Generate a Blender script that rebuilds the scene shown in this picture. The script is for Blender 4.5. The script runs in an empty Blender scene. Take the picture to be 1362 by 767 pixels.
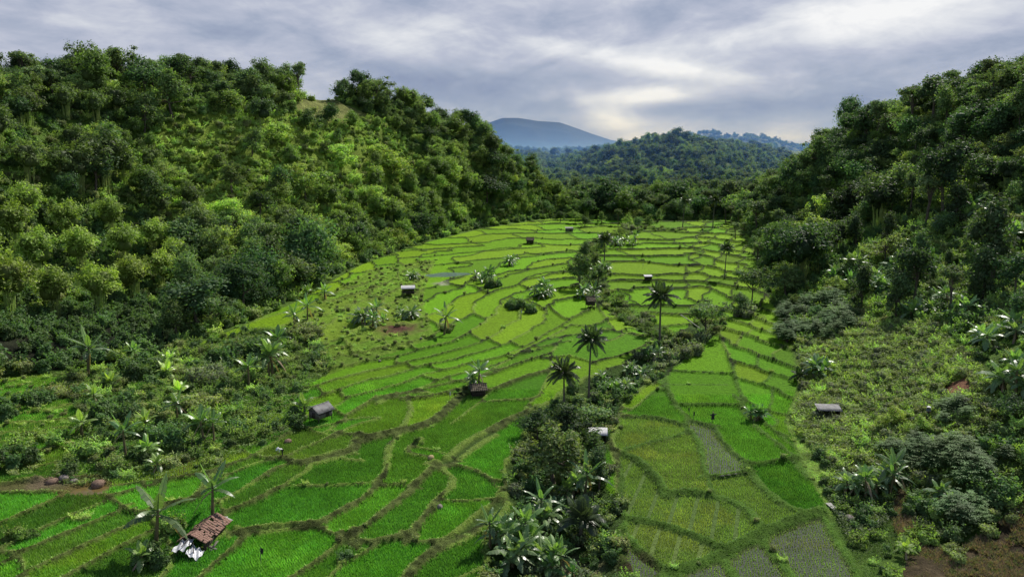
import bpy, math, random
import numpy as np
from mathutils import Vector, Matrix, Euler
rng = np.random.default_rng(11)
random.seed(5)
scene = bpy.context.scene
COL = scene.collection
# ------------------------------------------------------------------ camera
PW, PH, F_PX, V_HOR = 1362.0, 767.0, 1029.0, 225.0
CAM_Z = 40.0
PITCH = math.atan((PH/2 - V_HOR)/F_PX)
cam = bpy.data.objects.new('camera', bpy.data.cameras.new('camera'))
COL.objects.link(cam)
cam.data.sensor_width = 36.0
cam.data.lens = 36.0*F_PX/PW
cam.data.clip_start = 0.5
cam.data.clip_end = 20000
cam.location = (0, 0, CAM_Z)
cam.rotation_euler = (math.pi/2 - PITCH, 0, 0)
scene.camera = cam
CP, SP = math.cos(PITCH), math.sin(PITCH)

def project(P):
    """world points (N,3) -> photo pixels u,v and depth"""
    P = np.asarray(P, float).reshape(-1, 3)
    x, y, z = P[:, 0], P[:, 1], P[:, 2] - CAM_Z
    d = y*CP - z*SP
    up = y*SP + z*CP
    d = np.where(d < 1e-3, 1e-3, d)
    return PW/2 + F_PX*x/d, PH/2 - F_PX*up/d, d

def rays(u, v):
    u = np.atleast_1d(np.asarray(u, float)); v = np.atleast_1d(np.asarray(v, float))
    dx = (u - PW/2)/F_PX; dy = (PH/2 - v)/F_PX
    return np.stack([dx, CP + dy*SP, -SP + dy*CP], 1)

def at_depth(u, v, Y):
    r = rays(u, v)
    s = np.asarray(Y, float)/r[:, 1]
    return np.stack([r[:, 0]*s, r[:, 1]*s, CAM_Z + r[:, 2]*s], 1)

SS = np.geomspace(45, 2600, 1200)
def pick(u, v, hfun):
    """first hit of the viewing ray with the surface z = hfun(x, y)"""
    r = rays(u, v)
    out = np.zeros((len(r), 3))
    for i, d in enumerate(r):
        g = CAM_Z + d[2]*SS - hfun(d[0]*SS, d[1]*SS)
        k = np.where(g < 0)[0]
        if len(k) == 0: s = SS[-1]
        elif k[0] == 0: s = SS[0]
        else:
            a, b = g[k[0]-1], g[k[0]]
            s = SS[k[0]-1] + (SS[k[0]]-SS[k[0]-1])*a/(a-b)
        out[i] = (d[0]*s, d[1]*s, CAM_Z + d[2]*s)
    return out
# ------------------------------------------------------------------ noise
def hash01(ix, iy, seed):
    h = (ix.astype(np.int64)*374761393 + iy.astype(np.int64)*668265263 + seed*974711) & 0xffffffff
    h = ((h ^ (h >> 13))*1274126177) & 0xffffffff
    h = ((h ^ (h >> 16))*2246822519) & 0xffffffff
    return ((h ^ (h >> 15)) & 0xffffff)/float(0xffffff)

def vnoise(x, y, seed=0):
    ix = np.floor(x).astype(np.int64); iy = np.floor(y).astype(np.int64)
    fx = x-ix; fy = y-iy
    fx = fx*fx*(3-2*fx); fy = fy*fy*(3-2*fy)
    a = hash01(ix, iy, seed); b = hash01(ix+1, iy, seed); c = hash01(ix, iy+1, seed); d = hash01(ix+1, iy+1, seed)
    return (a*(1-fx)+b*fx)*(1-fy) + (c*(1-fx)+d*fx)*fy

def fbm(x, y, seed=0, o=4):
    s = 0; a = .5; t = 0
    for k in range(o):
        s = s + a*vnoise(x*2**k, y*2**k, seed+17*k); t += a; a *= .5
    return s/t

def sstep(a, b, x):
    t = np.clip((x-a)/(b-a), 0, 1)
    return t*t*(3-2*t)

def inpoly(x, y, poly):
    x = np.asarray(x, float); y = np.asarray(y, float)
    inside = np.zeros(x.shape, bool)
    n = len(poly); j = n-1
    for i in range(n):
        xi, yi = poly[i]; xj, yj = poly[j]
        if yi != yj:
            c = ((yi > y) != (yj > y)) & (x < (xj-xi)*(y-yi)/(yj-yi)+xi)
            inside ^= c
        j = i
    return inside

def segdist(x, y, pts, closed=False):
    d = np.full(x.shape, 1e9)
    n = len(pts)
    for i in range(n if closed else n-1):
        ax, ay = pts[i][:2]; bx, by = pts[(i+1) % n][:2]
        vx, vy = bx-ax, by-ay
        L = vx*vx+vy*vy+1e-12
        t = np.clip(((x-ax)*vx+(y-ay)*vy)/L, 0, 1)
        d = np.minimum(d, np.hypot(x-ax-t*vx, y-ay-t*vy))
    return d
# ------------------------------------------------------------------ smooth valley floor
_ys = [-100, 70, 150, 260, 430, 900]; _zs = [-2.5, 0, 2.4, 7.9, 14.7, 30]
_sy = [60, 79, 112, 155, 220, 265, 370, 480]; _sx = [2, 5, 10.8, 28, 25, 23, 61, 80]
def floorF(x, y):
    z = np.interp(y, _ys, _zs)
    xs = np.interp(y, _sy, _sx)
    aL = np.interp(y, [60, 150, 220, 300, 400], [.055, .085, .075, .025, .01])
    l = np.maximum(0, xs-x)
    z = z + aL*60*(1-np.exp(-l/60.0))
    xr = np.interp(y, [60, 105, 165, 238, 350, 450], [44, 34, 45, 58, 91, 120])
    aR = np.interp(y, [60, 110, 150, 250, 400], [.0, .03, .09, .08, .05])
    z = z + aR*np.clip(x-xr, 0, 40)
    return z

def gpx(u, v):
    return pick([u], [v], floorF)[0]
# ------------------------------------------------------------------ hills: thin-plate spline through points read off the picture
ridge = []
def ctrl(u, v, Y, drop):
    p = at_depth(u, v, Y)[0]
    return (p[0], p[1], p[2]-drop-float(floorF(p[0], p[1])))
C = []
ridgeL = [(0, 50, 230), (130, 60, 250), (250, 72, 270), (370, 85, 300), (450, 105, 330), (560, 130, 370), (640, 165, 410), (700, 210, 440), (742, 262, 462)]
for u, v, Y in ridgeL:
    c = ctrl(u, v, Y, float(np.interp(u, [0, 130, 370, 500, 560], [22, 20, 16, 15, 12]))); C.append(c)
    C.append((c[0]-55, c[1]+25, c[2]-14)); C.append((c[0]-120, c[1]+45, c[2]-28))
C += [(-178, 190, 62), (-178, 120, 58), (-175, 60, 52), (-260, 120, 50), (-260, 40, 46), (-260, 220, 50)]
for u, v, Y in [(0, 300, 172), (0, 160, 208), (200, 310, 208), (200, 170, 250), (400, 300, 238), (400, 200, 285), (550, 250, 330), (640, 240, 385), (120, 420, 158)]:
    C.append(ctrl(u, v, Y, 6))
ridgeR = [(1362, 55, 240), (1300, 75, 262), (1200, 105, 300), (1150, 130, 330), (1110, 165, 360), (1085, 195, 385), (1045, 232, 425), (1010, 262, 470)]
for u, v, Y in ridgeR:
    c = ctrl(u, v, Y, float(np.interp(u, [1085, 1150, 1300], [12, 16, 19]))); C.append(c)
    C.append((c[0]+55, c[1]+25, c[2]-10)); C.append((c[0]+130, c[1]+45, c[2]-22))
for u, v, Y, dr in [(1362, 600, 88, .5), (1362, 400, 132, 2), (1362, 250, 182, 6), (1362, 130, 222, 6), (1200, 400, 160, 2), (1200, 255, 232, 6), (1200, 550, 106, .5), (1200, 690, 84.5, .3),
                    (1100, 300, 272, 5), (1100, 400, 180, 2), (1362, 760, 72, .3), (1110, 560, 117, .4), (1290, 500, 108, .5)]:
    C.append(ctrl(u, v, Y, dr))
C += [(95, 45, 14), (150, 60, 40), (220, 120, 66), (280, 60, 62), (280, 200, 70)]
# the low hill that closes the valley, and the saddles beside it
for u, v, Y in [(770, 262, 560), (800, 236, 585), (835, 216, 610), (880, 200, 640), (930, 199, 660), (975, 214, 650), (1010, 240, 600)]:
    C.append(ctrl(u, v, Y, 10))
for u, v, Y in [(850, 262, 520), (920, 262, 520), (880, 235, 570)]:
    C.append(ctrl(u, v, Y, 8))
for u, v, Y in [(735, 262, 620), (1040, 226, 700), (1080, 222, 760), (720, 240, 800), (980, 215, 800), (860, 214, 800)]:
    C.append(ctrl(u, v, Y, 8))
# points on the floor itself
baseL = [(-85, 60), (-84, 100), (-82, 145), (-70, 188), (-49, 280), (-10, 360), (33, 430)]
baseRpx = [(1140, 767), (1110, 690), (1052, 590), (1062, 510), (1050, 440), (1015, 380), (1005, 330), (985, 300)]
for x, y in baseL: C.append((x, y, 0)); C.append((x+12, y-6, -2))
for u, v in baseRpx:
    p = gpx(u, v); C.append((p[0], p[1], 0)); C.append((p[0]-10, p[1]-4, -2))
for u, v in [(600, 700), (760, 600), (700, 480), (760, 380), (880, 340), (800, 310), (500, 560), (900, 600), (900, 300)]:
    p = gpx(u, v); C.append((p[0], p[1], -3))
C += [(20, 465, 0), (60, 468, 1), (100, 462, 1), (0, 40, -3), (-40, 40, -3), (40, 40, -1)]
C = np.array(C)
def tps_fit(P, lam=3.0):
    n = len(P); s = 100.0
    X = P[:, :2]/s
    r = np.hypot(X[:, None, 0]-X[None, :, 0], X[:, None, 1]-X[None, :, 1])
    K = np.where(r > 0, r*r*np.log(r+1e-12), 0) + lam*1e-3*np.eye(n)
    A = np.zeros((n+3, n+3)); A[:n, :n] = K
    A[:n, n] = 1; A[:n, n+1:] = X; A[n, :n] = 1; A[n+1:, :n] = X.T
    b = np.zeros(n+3); b[:n] = P[:, 2]
    return np.linalg.solve(A, b), X
_w, _X = tps_fit(C)
def tps_eval(x, y):
    x = x/100.0; y = y/100.0
    out = _w[-3] + _w[-2]*x + _w[-1]*y
    for i in range(len(_X)):
        r2 = (x-_X[i, 0])**2 + (y-_X[i, 1])**2
        out = out + _w[i]*.5*r2*np.log(r2+1e-12)
    return out
FLOOR_PX = [(-330, 860), (-150, 590), (0, 505), (100, 492), (230, 470), (330, 430), (400, 398), (480, 352), (560, 324), (640, 304), (740, 289), (790, 291), (830, 294), (970, 291),
            (1002, 330), (1015, 380), (1050, 440), (1065, 510), (1045, 560), (1062, 600), (1108, 690), (1150, 767), (1200, 860)]
FLOOR = [tuple(p[:2]) for p in pick([a for a, b in FLOOR_PX], [b for a, b in FLOOR_PX], floorF)]
HX0, HY0, HS = -330.0, 20.0, 3.0
hx = np.arange(HX0, 331, HS); hy = np.arange(HY0, 960, HS)
GX, GY = np.meshgrid(hx, hy)
rel = tps_eval(GX, GY)
fd = segdist(GX, GY, FLOOR, True)
fin = inpoly(GX, GY, FLOOR)
fd = np.where(fin, -fd, fd)
hillmask = sstep(0, 14, fd)
rel = np.maximum(rel, 0) + np.maximum(0, fd)*.04
rel = rel*hillmask + hillmask*(fbm(GX/26, GY/26, 3)-.5)*np.clip(rel*.25, .6, 7)
HGRID = floorF(GX, GY) + rel
def bilin(A, fx, fy):
    ny, nx = A.shape[:2]
    fx = np.clip(fx, 0, nx-1.001); fy = np.clip(fy, 0, ny-1.001)
    ix = fx.astype(int); iy = fy.astype(int); tx = fx-ix; ty = fy-iy
    if A.ndim == 3: tx = tx[..., None]; ty = ty[..., None]
    return (A[iy, ix]*(1-tx)+A[iy, ix+1]*tx)*(1-ty) + (A[iy+1, ix]*(1-tx)+A[iy+1, ix+1]*tx)*ty
def hillH(x, y):
    x = np.asarray(x, float); y = np.asarray(y, float)
    return bilin(HGRID, (x-HX0)/HS, (y-HY0)/HS)
def floordist(x, y):
    return bilin(fd, (np.asarray(x, float)-HX0)/HS, (np.asarray(y, float)-HY0)/HS)
# ------------------------------------------------------------------ terraces
RX0, RY0, RS = -112.0, 60.0, 0.3
rx = np.arange(RX0, 140, RS); ry = np.arange(RY0, 474, RS)
TX, TY = np.meshgrid(rx, ry)
Fl = floorF(TX, TY)
infl = inpoly(TX, TY, FLOOR)
def rpoly(pts):
    P = pick([a for a, b in pts], [b for a, b in pts], floorF)
    return [tuple(p[:2]) for p in P]
T1 = rpoly([(-120, 860), (-100, 700), (0, 655), (90, 655), (270, 632), (340, 606), (400, 566), (430, 578), (500, 528), (545, 522), (640, 500), (720, 455), (760, 432), (870, 448), (862, 490), (790, 540), (720, 560), (690, 640), (665, 700), (640, 767), (600, 860)])
T2 = rpoly([(800, 552), (870, 500), (905, 440), (955, 440), (968, 470), (990, 540), (1060, 600), (1110, 690), (1150, 767), (1190, 860), (830, 860), (822, 700), (818, 600)])
traced = inpoly(TX, TY, T1) | inpoly(TX, TY, T2)
ZM = {'A': (0, 590, .2308), 'B': (250, 590, .2308), 'C': (480, 590, .2308), 'D': (400, 440, .2308), 'E': (660, 430, .2308), 'G': (790, 530, .3089)}
BUNDS = [
 ('A', .30, [(0, 470), (200, 380), (380, 290)]), ('A', .32, [(-300, 780), (0, 625), (130, 560), (370, 440), (600, 335)]), ('A', .32, [(-200, 800), (110, 645), (300, 560), (480, 480), (710, 378)]),
 ('A', .32, [(-100, 880), (150, 755), (400, 640), (620, 525), (860, 420), (1000, 350)]), ('A', .32, [(200, 870), (400, 767), (560, 670), (700, 590), (830, 520)]),
 ('A', .3, [(390, 290), (500, 300), (580, 290), (640, 310), (830, 250), (1000, 210), (1060, 170), (1200, 175)]), ('A', .3, [(580, 290), (640, 310), (690, 350), (710, 378), (860, 420)]),
 ('A', .3, [(1200, 175), (1300, 140)]), ('A', .5, [(1215, 178), (1150, 300), (1100, 330), (1000, 350)]),
 ('B', .2, [(160, 180), (260, 120), (380, 75)]), ('B', .2, [(225, 195), (330, 140), (420, 105), (560, 95)]), ('B', .35, [(180, 345), (260, 300), (430, 190), (540, 125), (640, 105), (720, 100), (850, 65), (930, 60)]),
 ('B', .4, [(210, 410), (400, 330), (560, 235), (640, 190), (700, 140), (720, 105)]), ('B', .3, [(380, 75), (450, 92), (570, 88), (640, 40), (740, 0), (850, -50)]), ('B', .45, [(560, 95), (700, 125), (860, 80), (960, 95)]),
 ('B', .4, [(900, 62), (950, 10), (1010, -10)]), ('B', .5, [(1150, 60), (1145, 90), (1140, 180), (1080, 250), (1020, 320), (900, 390), (790, 455), (740, 470)]),
 ('B', .3, [(100, 600), (220, 520), (300, 510), (400, 485), (550, 470), (740, 470)]), ('B', .3, [(360, 515), (560, 492), (740, 492)]), ('B', .35, [(740, 478), (800, 515), (880, 540), (940, 525), (1010, 490), (1100, 420), (1200, 330), (1300, 245)]),
 ('B', .4, [(940, 525), (920, 560), (1060, 575), (1150, 555), (1240, 545), (1300, 510)]), ('B', .4, [(0, 840), (80, 767), (200, 660), (330, 545), (300, 510)]),
 ('B', .35, [(450, 860), (630, 767), (730, 700), (810, 640), (880, 570), (885, 540)]), ('B', .1, [(600, 240), (760, 245), (1080, 238)]), ('B', .1, [(1130, 245), (1200, 242), (1300, 250)]),
 ('B', .3, [(700, 900), (830, 767), (900, 680), (1000, 640), (1060, 600)]),
 ('C', .45, [(330, -10), (310, 5), (268, 35), (280, 68), (390, 85), (440, 130)]), ('C', .55, [(425, 130), (400, 160), (330, 230), (230, 320), (120, 410), (0, 510)]), ('C', .5, [(430, 130), (500, 130), (560, 100), (640, 40), (690, 0), (760, -40)]),
 ('C', .55, [(470, 140), (540, 200), (520, 260), (450, 310), (400, 390), (330, 480), (280, 540)]), ('C', .35, [(0, 580), (100, 570), (270, 545)]),
 ('C', .35, [(270, 545), (320, 575), (440, 575), (500, 555), (590, 480), (680, 400), (780, 340), (800, 290)]), ('C', .3, [(560, 125), (650, 155), (740, 210), (810, 290)]), ('C', .1, [(500, 325), (600, 335), (760, 325)]),
 ('C', .6, [(200, 860), (270, 767), (330, 690), (400, 640), (440, 600), (600, 550), (720, 455), (800, 400)]), ('C', .1, [(325, 20), (430, 45), (560, 95)]), ('C', .3, [(560, 800), (600, 767), (700, 730), (780, 710)]),
 ('C', .25, [(990, 0), (950, 30), (890, 100), (880, 200), (900, 215), (880, 330)]),
 ('D', .5, [(500, 767), (510, 660), (570, 600), (640, 480), (620, 390)]), ('D', .8, [(370, 625), (560, 585), (700, 560), (800, 505), (890, 400), (960, 340)]), ('D', .3, [(150, 570), (180, 580), (280, 600), (370, 620)]),
 ('D', .8, [(330, 620), (300, 700), (180, 715), (60, 750)]), ('D', .35, [(620, 390), (750, 380), (880, 345), (970, 330)]), ('D', .6, [(470, 400), (540, 365), (690, 355)]),
 ('D', .45, [(650, 180), (665, 240), (690, 285), (600, 320), (500, 350), (400, 400), (300, 450)]), ('D', .35, [(690, 210), (740, 175), (800, 160), (865, 210), (780, 262), (690, 300), (690, 355)]), ('D', .3, [(700, 90), (780, 130), (870, 210), (960, 260)]),
 ('D', .35, [(970, 330), (1080, 360), (1200, 310), (1300, 265)]), ('D', .3, [(960, 260), (1060, 200), (1200, 150), (1300, 115)]), ('D', .25, [(970, 290), (1110, 245), (1300, 175)]), ('D', .3, [(1010, 160), (1100, 115), (1250, 85), (1350, 70)]),
 ('D', .55, [(860, 725), (960, 640), (1080, 580), (1200, 510), (1310, 475)]), ('D', .15, [(1060, 405), (1300, 400)]), ('D', .25, [(890, 520), (930, 490), (1030, 410), (1080, 360)]),
 ('D', .35, [(220, 600), (330, 540), (420, 520)]), ('D', .3, [(180, 550), (330, 500), (420, 505)]), ('D', .3, [(180, 500), (300, 420), (440, 350), (640, 260)]), ('D', .4, [(170, 410), (280, 350), (380, 320), (500, 240), (640, 200)]),
 ('E', .55, [(0, 610), (130, 530), (215, 495)]), ('E', .15, [(0, 445), (210, 445), (250, 420)]), ('E', .35, [(0, 380), (140, 320), (280, 280), (330, 260)]), ('E', .25, [(0, 285), (150, 225), (290, 180)]), ('E', .3, [(0, 220), (130, 180), (250, 150)]),
 ('E', .2, [(0, 160), (120, 130), (390, 75)]), ('E', .25, [(120, 130), (260, 140), (420, 100)]), ('E', .35, [(560, 230), (600, 215), (680, 200), (780, 170), (880, 115)]), ('E', .35, [(580, 120), (680, 95), (750, 60), (640, 45), (560, 60)]), ('E', .35, [(750, 60), (880, 90), (900, 115)]),
 ('E', .3, [(600, 535), (760, 540), (900, 540), (1020, 570), (1110, 600), (1180, 690), (1190, 767)]), ('E', .45, [(980, 320), (990, 400), (1040, 480), (1100, 550), (1180, 570), (1250, 590)]), ('E', .25, [(1060, 190), (1040, 220), (975, 325)]),
 ('E', .14, [(970, 340), (860, 430), (800, 490), (700, 540)]), ('E', .08, [(770, 730), (880, 690), (1060, 640)]), ('E', .08, [(990, 352), (1300, 352)]), ('E', .08, [(1050, 470), (1300, 470)]), ('E', .08, [(1000, 270), (1300, 285)]),
 ('A', .3, [(-65, 200), (-65, 1100)]), ('A', .3, [(150, 780), (130, 690), (100, 645), (0, 625), (-65, 600)]), ('B', .3, [(180, 345), (210, 410), (190, 470), (220, 520)]), ('A', .3, [(860, 420), (980, 560), (1000, 700), (900, 820)]),
 ('B', .3, [(-1200, 900), (1800, 900)]), ('E', .22, [(390, 75), (330, 150), (310, 200), (320, 260), (250, 420)]), ('D', .22, [(1010, 160), (960, 215), (960, 260), (970, 290), (970, 330)]), ('E', .3, [(215, 495), (160, 500), (210, 450), (250, 420)]),
 ('E', .25, [(310, 200), (420, 180), (560, 230)]), ('E', .25, [(400, 75), (480, 60), (560, 60)]),
 ('G', .35, [(50, 75), (180, 78), (300, 92), (400, 125), (440, 180), (465, 240), (470, 300), (490, 350), (505, 400)]), ('G', .35, [(440, 100), (520, 120), (545, 180), (600, 240), (660, 290)]), ('G', .6, [(665, 300), (670, 310), (700, 360), (760, 420), (840, 480), (900, 495)]),
 ('G', .35, [(400, 80), (396, 105), (402, 130)]), ('G', .3, [(660, 295), (760, 280), (850, 262)]), ('G', .3, [(490, 345), (580, 332), (670, 318)]), ('G', .45, [(610, 0), (660, 80), (700, 130), (790, 200), (850, 250), (910, 330), (960, 380), (1000, 440), (1030, 480)]),
 ('G', .62, [(95, 230), (170, 245), (230, 300), (290, 370), (300, 430), (340, 412), (420, 408), (480, 420), (560, 435), (620, 455), (680, 500), (700, 550), (720, 575)]), ('G', .62, [(110, 520), (230, 530), (330, 560), (440, 600), (520, 640), (560, 660)]),
 ('G', .8, [(330, 760), (400, 735), (500, 700), (600, 650), (720, 590), (800, 550), (900, 510), (990, 485), (1040, 480)]), ('G', .6, [(720, 575), (730, 620), (790, 690), (850, 767), (900, 860)]), ('G', .6, [(560, 670), (570, 720), (600, 767), (640, 860)]),
 ('G', .4, [(30, 100), (95, 230), (120, 350), (110, 430), (115, 520), (150, 600), (165, 620)]), ('G', .6, [(165, 620), (230, 690), (330, 760)]), ('G', .08, [(160, 215), (280, 180), (360, 160)]), ('G', .5, [(1000, 520), (1040, 600), (1100, 700), (1150, 790)]),
]
trd = np.full(TX.shape, 1e3, np.float32); fnt = np.zeros(TX.shape, bool)
for zk, hw, pts in BUNDS:
    ox, oy, sc = ZM[zk]
    P = pick([ox+a*sc for a, b in pts], [oy+b*sc for a, b in pts], floorF)[:, :2]
    # smooth the polyline a little (one Chaikin pass) so that bunds curve
    Q = [P[0]]
    for a, b in zip(P[:-1], P[1:]): Q += [a*.75+b*.25, a*.25+b*.75]
    Q.append(P[-1]); P = np.array(Q)
    e0 = P[0]-P[1]; e1 = P[-1]-P[-2]
    P = np.vstack([P[0]+e0/np.linalg.norm(e0)*1.1, P, P[-1]+e1/np.linalg.norm(e1)*1.1])
    faint = hw < .2; hw = max(hw, .24)
    for a, b in zip(P[:-1], P[1:]):
        m = hw+1.2
        i0 = max(0, int((min(a[0], b[0])-m-RX0)/RS)); i1 = min(len(rx), int((max(a[0], b[0])+m-RX0)/RS)+2)
        j0 = max(0, int((min(a[1], b[1])-m-RY0)/RS)); j1 = min(len(ry), int((max(a[1], b[1])+m-RY0)/RS)+2)
        if i1 <= i0 or j1 <= j0: continue
        s = (slice(j0, j1), slice(i0, i1))
        d = segdist(TX[s], TY[s], [a, b])
        wob = 0 if hw < .3 else (vnoise(TX[s]*.8, TY[s]*.8, 9)-.5)*.25*min(1, hw*2)
        trd[s] = np.minimum(trd[s], d+wob-hw)
        if faint: fnt[s] |= d < hw+.3
wall = traced & (trd < 0.0)
GULLY = [rpoly([(700, 860), (735, 760), (745, 690), (745, 600), (770, 545), (800, 520), (860, 490), (905, 455), (945, 430)]), rpoly([(905, 455), (850, 430), (800, 395), (775, 350), (790, 325), (850, 303), (900, 305)])]
GW = [np.interp(TY, [60, 85, 105, 125, 150, 175], [7, 6.5, 6, 5.0, 4.5, 3.5]), np.interp(TY, [150, 200, 260, 400], [3, 4.0, 4.2, 4])]
gd = np.minimum(segdist(TX, TY, GULLY[0])-GW[0], segdist(TX, TY, GULLY[1])-GW[1])
gd = gd + (fbm(TX/4, TY/4, 31)-.5)*3
gul = infl & (gd < 0)
tb = np.minimum(segdist(TX, TY, T1, True), segdist(TX, TY, T2, True)) < .35
wall |= traced & (tb | ((gd < .7) & (gd >= 0)))
traced &= ~gul
seal = wall | (traced & (trd < .5))
free = traced & ~seal
# connected fields
idx = np.arange(TX.size, dtype=np.int64).reshape(TX.shape)
BIG = TX.size
jj = np.where(traced.any(1))[0]; ii = np.where(traced.any(0))[0]
sl = (slice(jj[0], jj[-1]+1), slice(ii[0], ii[-1]+1))
fr_ = free[sl]
n_ = fr_.size
lab = np.where(fr_, np.arange(n_).reshape(fr_.shape), n_)
for it in range(400):
    m = lab.copy()
    m[1:] = np.minimum(m[1:], lab[:-1]); m[:-1] = np.minimum(m[:-1], lab[1:])
    m[:, 1:] = np.minimum(m[:, 1:], lab[:, :-1]); m[:, :-1] = np.minimum(m[:, :-1], lab[:, 1:])
    m = np.where(fr_, m, n_)
    flat = np.append(m.ravel(), n_)
    flat = flat[flat]; flat = flat[flat]; flat = flat[flat]
    m = flat[:-1].reshape(m.shape)
    if np.array_equal(m, lab): break
    lab = m
LAB = np.full(TX.shape, -1, np.int64)
LAB[sl] = np.where(fr_, lab, -1)
for it in range(4):
    g2 = LAB.copy()
    for dx, dy in ((1, 0), (-1, 0), (0, 1), (0, -1)):
        nb = np.roll(np.roll(LAB, dx, 1), dy, 0)
        g2 = np.where((g2 < 0) & traced & ~wall & (nb >= 0), nb, g2)
    LAB = g2
areaL = np.bincount(np.maximum(LAB.ravel(), 0), minlength=n_+1)
# elsewhere: terraces that follow the contours
q = np.interp(Fl, [-3, 0, 2.4, 5, 9, 15, 25], [-8, 0, 5.6, 10.2, 15.6, 23.5, 35])
q = q + np.interp(TY, [70, 110, 220, 300], [0, .09, .09, 0])*np.clip(np.interp(TY, _sy, _sx)-TX-15, 0, 90)
q = q + (fbm(TX/22, TY/22, 21)-.5)*1.7 + (vnoise(TX/5, TY/5, 5)-.5)*.22
row = np.floor(q).astype(np.int64)
xs_ = np.interp(TY, _sy, _sx)
xrb = np.interp(TY, [60, 105, 165, 238, 350, 450], [44, 34, 42, 56, 88, 118])-2+(fbm(TX/9, TY/9, 66)-.5)*9
kap = np.where(TX < xs_-4, np.interp(TY, [100, 220, 300], [.9, .7, .25]), np.where(TX > xrb, -.4, .1))
along = TX + kap*TY + (vnoise(TX/6, TY/6, 8)-.5)*3
Lc = np.where(TX < xs_-4, np.interp(TY, [60, 200, 420], [22, 24, 24]), np.where(TX > xrb, 8.5, 38))
rr = hash01(row, row*0+3, 4)
colm = np.floor(along/Lc + rr*7).astype(np.int64)
brick = (row+500)*4096 + (colm+800) + np.where(TX > xrb, 8000000, 0) + np.where(TX < xs_-4, 16000000, 0)
bigc = (LAB >= 0) & (areaL[np.maximum(LAB, 0)] > 13000)
LAB = np.where(bigc, LAB+(row+300)*2000000, LAB)
u_, inv = np.unique(np.where(infl & ~traced, brick, -5), return_inverse=True)
inv = inv.reshape(TX.shape)
LAB = np.where(infl & ~traced, 5000000000+inv, LAB)
edge = np.zeros(TX.shape, bool)
bl = np.where(infl & ~traced, inv, -1)
for ax in (0, 1):
    e = np.diff(bl, axis=ax) != 0
    if ax == 0: edge[1:] |= e; edge[:-1] |= e
    else: edge[:, 1:] |= e; edge[:, :-1] |= e
far_ = TY > 185
e2 = edge.copy(); e2[1:] |= edge[:-1]
edge = np.where(far_, e2, edge)
wall = wall | (edge & infl & ~traced)
WEED = rpoly([(60, 496), (120, 494), (230, 470), (330, 440), (420, 440), (440, 490), (380, 545), (400, 572), (330, 600), (250, 635), (100, 648), (60, 640), (95, 600), (110, 560), (90, 520)])
weedy = infl & inpoly(TX, TY, WEED)
ROUGH2 = rpoly([(-200, 600), (-60, 530), (0, 507), (90, 496), (90, 520), (110, 560), (95, 600), (60, 640), (0, 640), (-150, 660)])
ROUGH = rpoly([(330, 470), (420, 398), (500, 356), (580, 345), (560, 400), (580, 450), (520, 470), (430, 500)])
rough_ = infl & (inpoly(TX, TY, ROUGH) | inpoly(TX, TY, ROUGH2))
lx = np.zeros(TX.shape, bool)
for ax in (0, 1):
    a = LAB[:-1] if ax == 0 else LAB[:, :-1]; b = LAB[1:] if ax == 0 else LAB[:, 1:]
    e = (a != b) & (a >= 0) & (b >= 0)
    if ax == 0: lx[1:] |= e; lx[:-1] |= e
    else: lx[:, 1:] |= e; lx[:, :-1] |= e
wall |= lx & traced
wall &= ~gul
LAB = np.where(gul | wall | ~infl, -1, LAB)
uu, inv = np.unique(LAB, return_inverse=True); inv = inv.reshape(LAB.shape)
cnt = np.bincount(inv.ravel(), minlength=len(uu)).astype(float)
lev = np.bincount(inv.ravel(), weights=Fl.ravel(), minlength=len(uu))/cnt
valid = inv > 0 if uu[0] == -1 else inv >= 0
FLOOD_PX = [(952, 605), (1075, 725), (1000, 745)]
def cell_at(u, v):
    p = gpx(u, v); return int(inv[int((p[1]-RY0)/RS), int((p[0]-RX0)/RS)])
vr = np.bincount(inv.ravel(), weights=(Fl**2).ravel(), minlength=len(uu))/cnt-lev**2
tilt_ = np.clip((3.4*np.sqrt(np.maximum(vr, 0))-.6)/.7, 0, 1)
tilt_[[cell_at(u, v) for u, v in FLOOD_PX]] = 0
LZ = lev[inv]+(Fl-lev[inv])*tilt_[inv]
LV = np.where(valid, LZ, -1e3)
# bund tops follow the higher field
up = LV.copy(); lo = np.where(valid, LZ, 1e3)
steps = np.full(LV.shape, 99)
for it in range(7):
    n = up.copy(); l = lo.copy()
    for dx, dy in ((1, 0), (-1, 0), (0, 1), (0, -1)):
        n = np.maximum(n, np.roll(np.roll(up, dx, 1), dy, 0)); l = np.minimum(l, np.roll(np.roll(lo, dx, 1), dy, 0))
    ch = wall & (n > up)
    up = np.where(wall, n, up); lo = np.where(wall, l, lo)
okw = wall & (up > -500) & (lo < 500)
# side of the bund that looks at the lower field
upn = np.where(valid, LV, -1e3)
ZR = np.where(valid, LV, Fl)
near = np.clip(1.0 - (TY-140)/120.0, 0.15, 1)
d_up = np.full(TX.shape, 9.0)
cur = LV.copy()
for it in range(1, 6):
    n = cur.copy()
    for dx, dy in ((1, 0), (-1, 0), (0, 1), (0, -1)):
        n = np.maximum(n, np.roll(np.roll(cur, dx, 1), dy, 0))
    newly = okw & (n >= up-.12) & (d_up > 8)
    d_up = np.where(newly, it, d_up)
    cur = np.where(okw, n, cur)
drop = np.where(okw, up-lo, 0)
tall = np.where(traced & ~fnt, .30, np.where(fnt, .05, np.interp(TY, [120, 200], [.24, .55])))+.12*vnoise(TX, TY, 77)
topz = up + tall
slope = np.clip((d_up-2)/3.0, 0, 1)
ZW = topz*(1-slope*.55) + (lo+.1)*slope*.55
ZR = np.where(okw, ZW, ZR)
ZR = np.where(gul, Fl + np.maximum(gd*.35, -1.6) + (fbm(TX/2, TY/2, 55)-.5)*.5, ZR)
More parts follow.
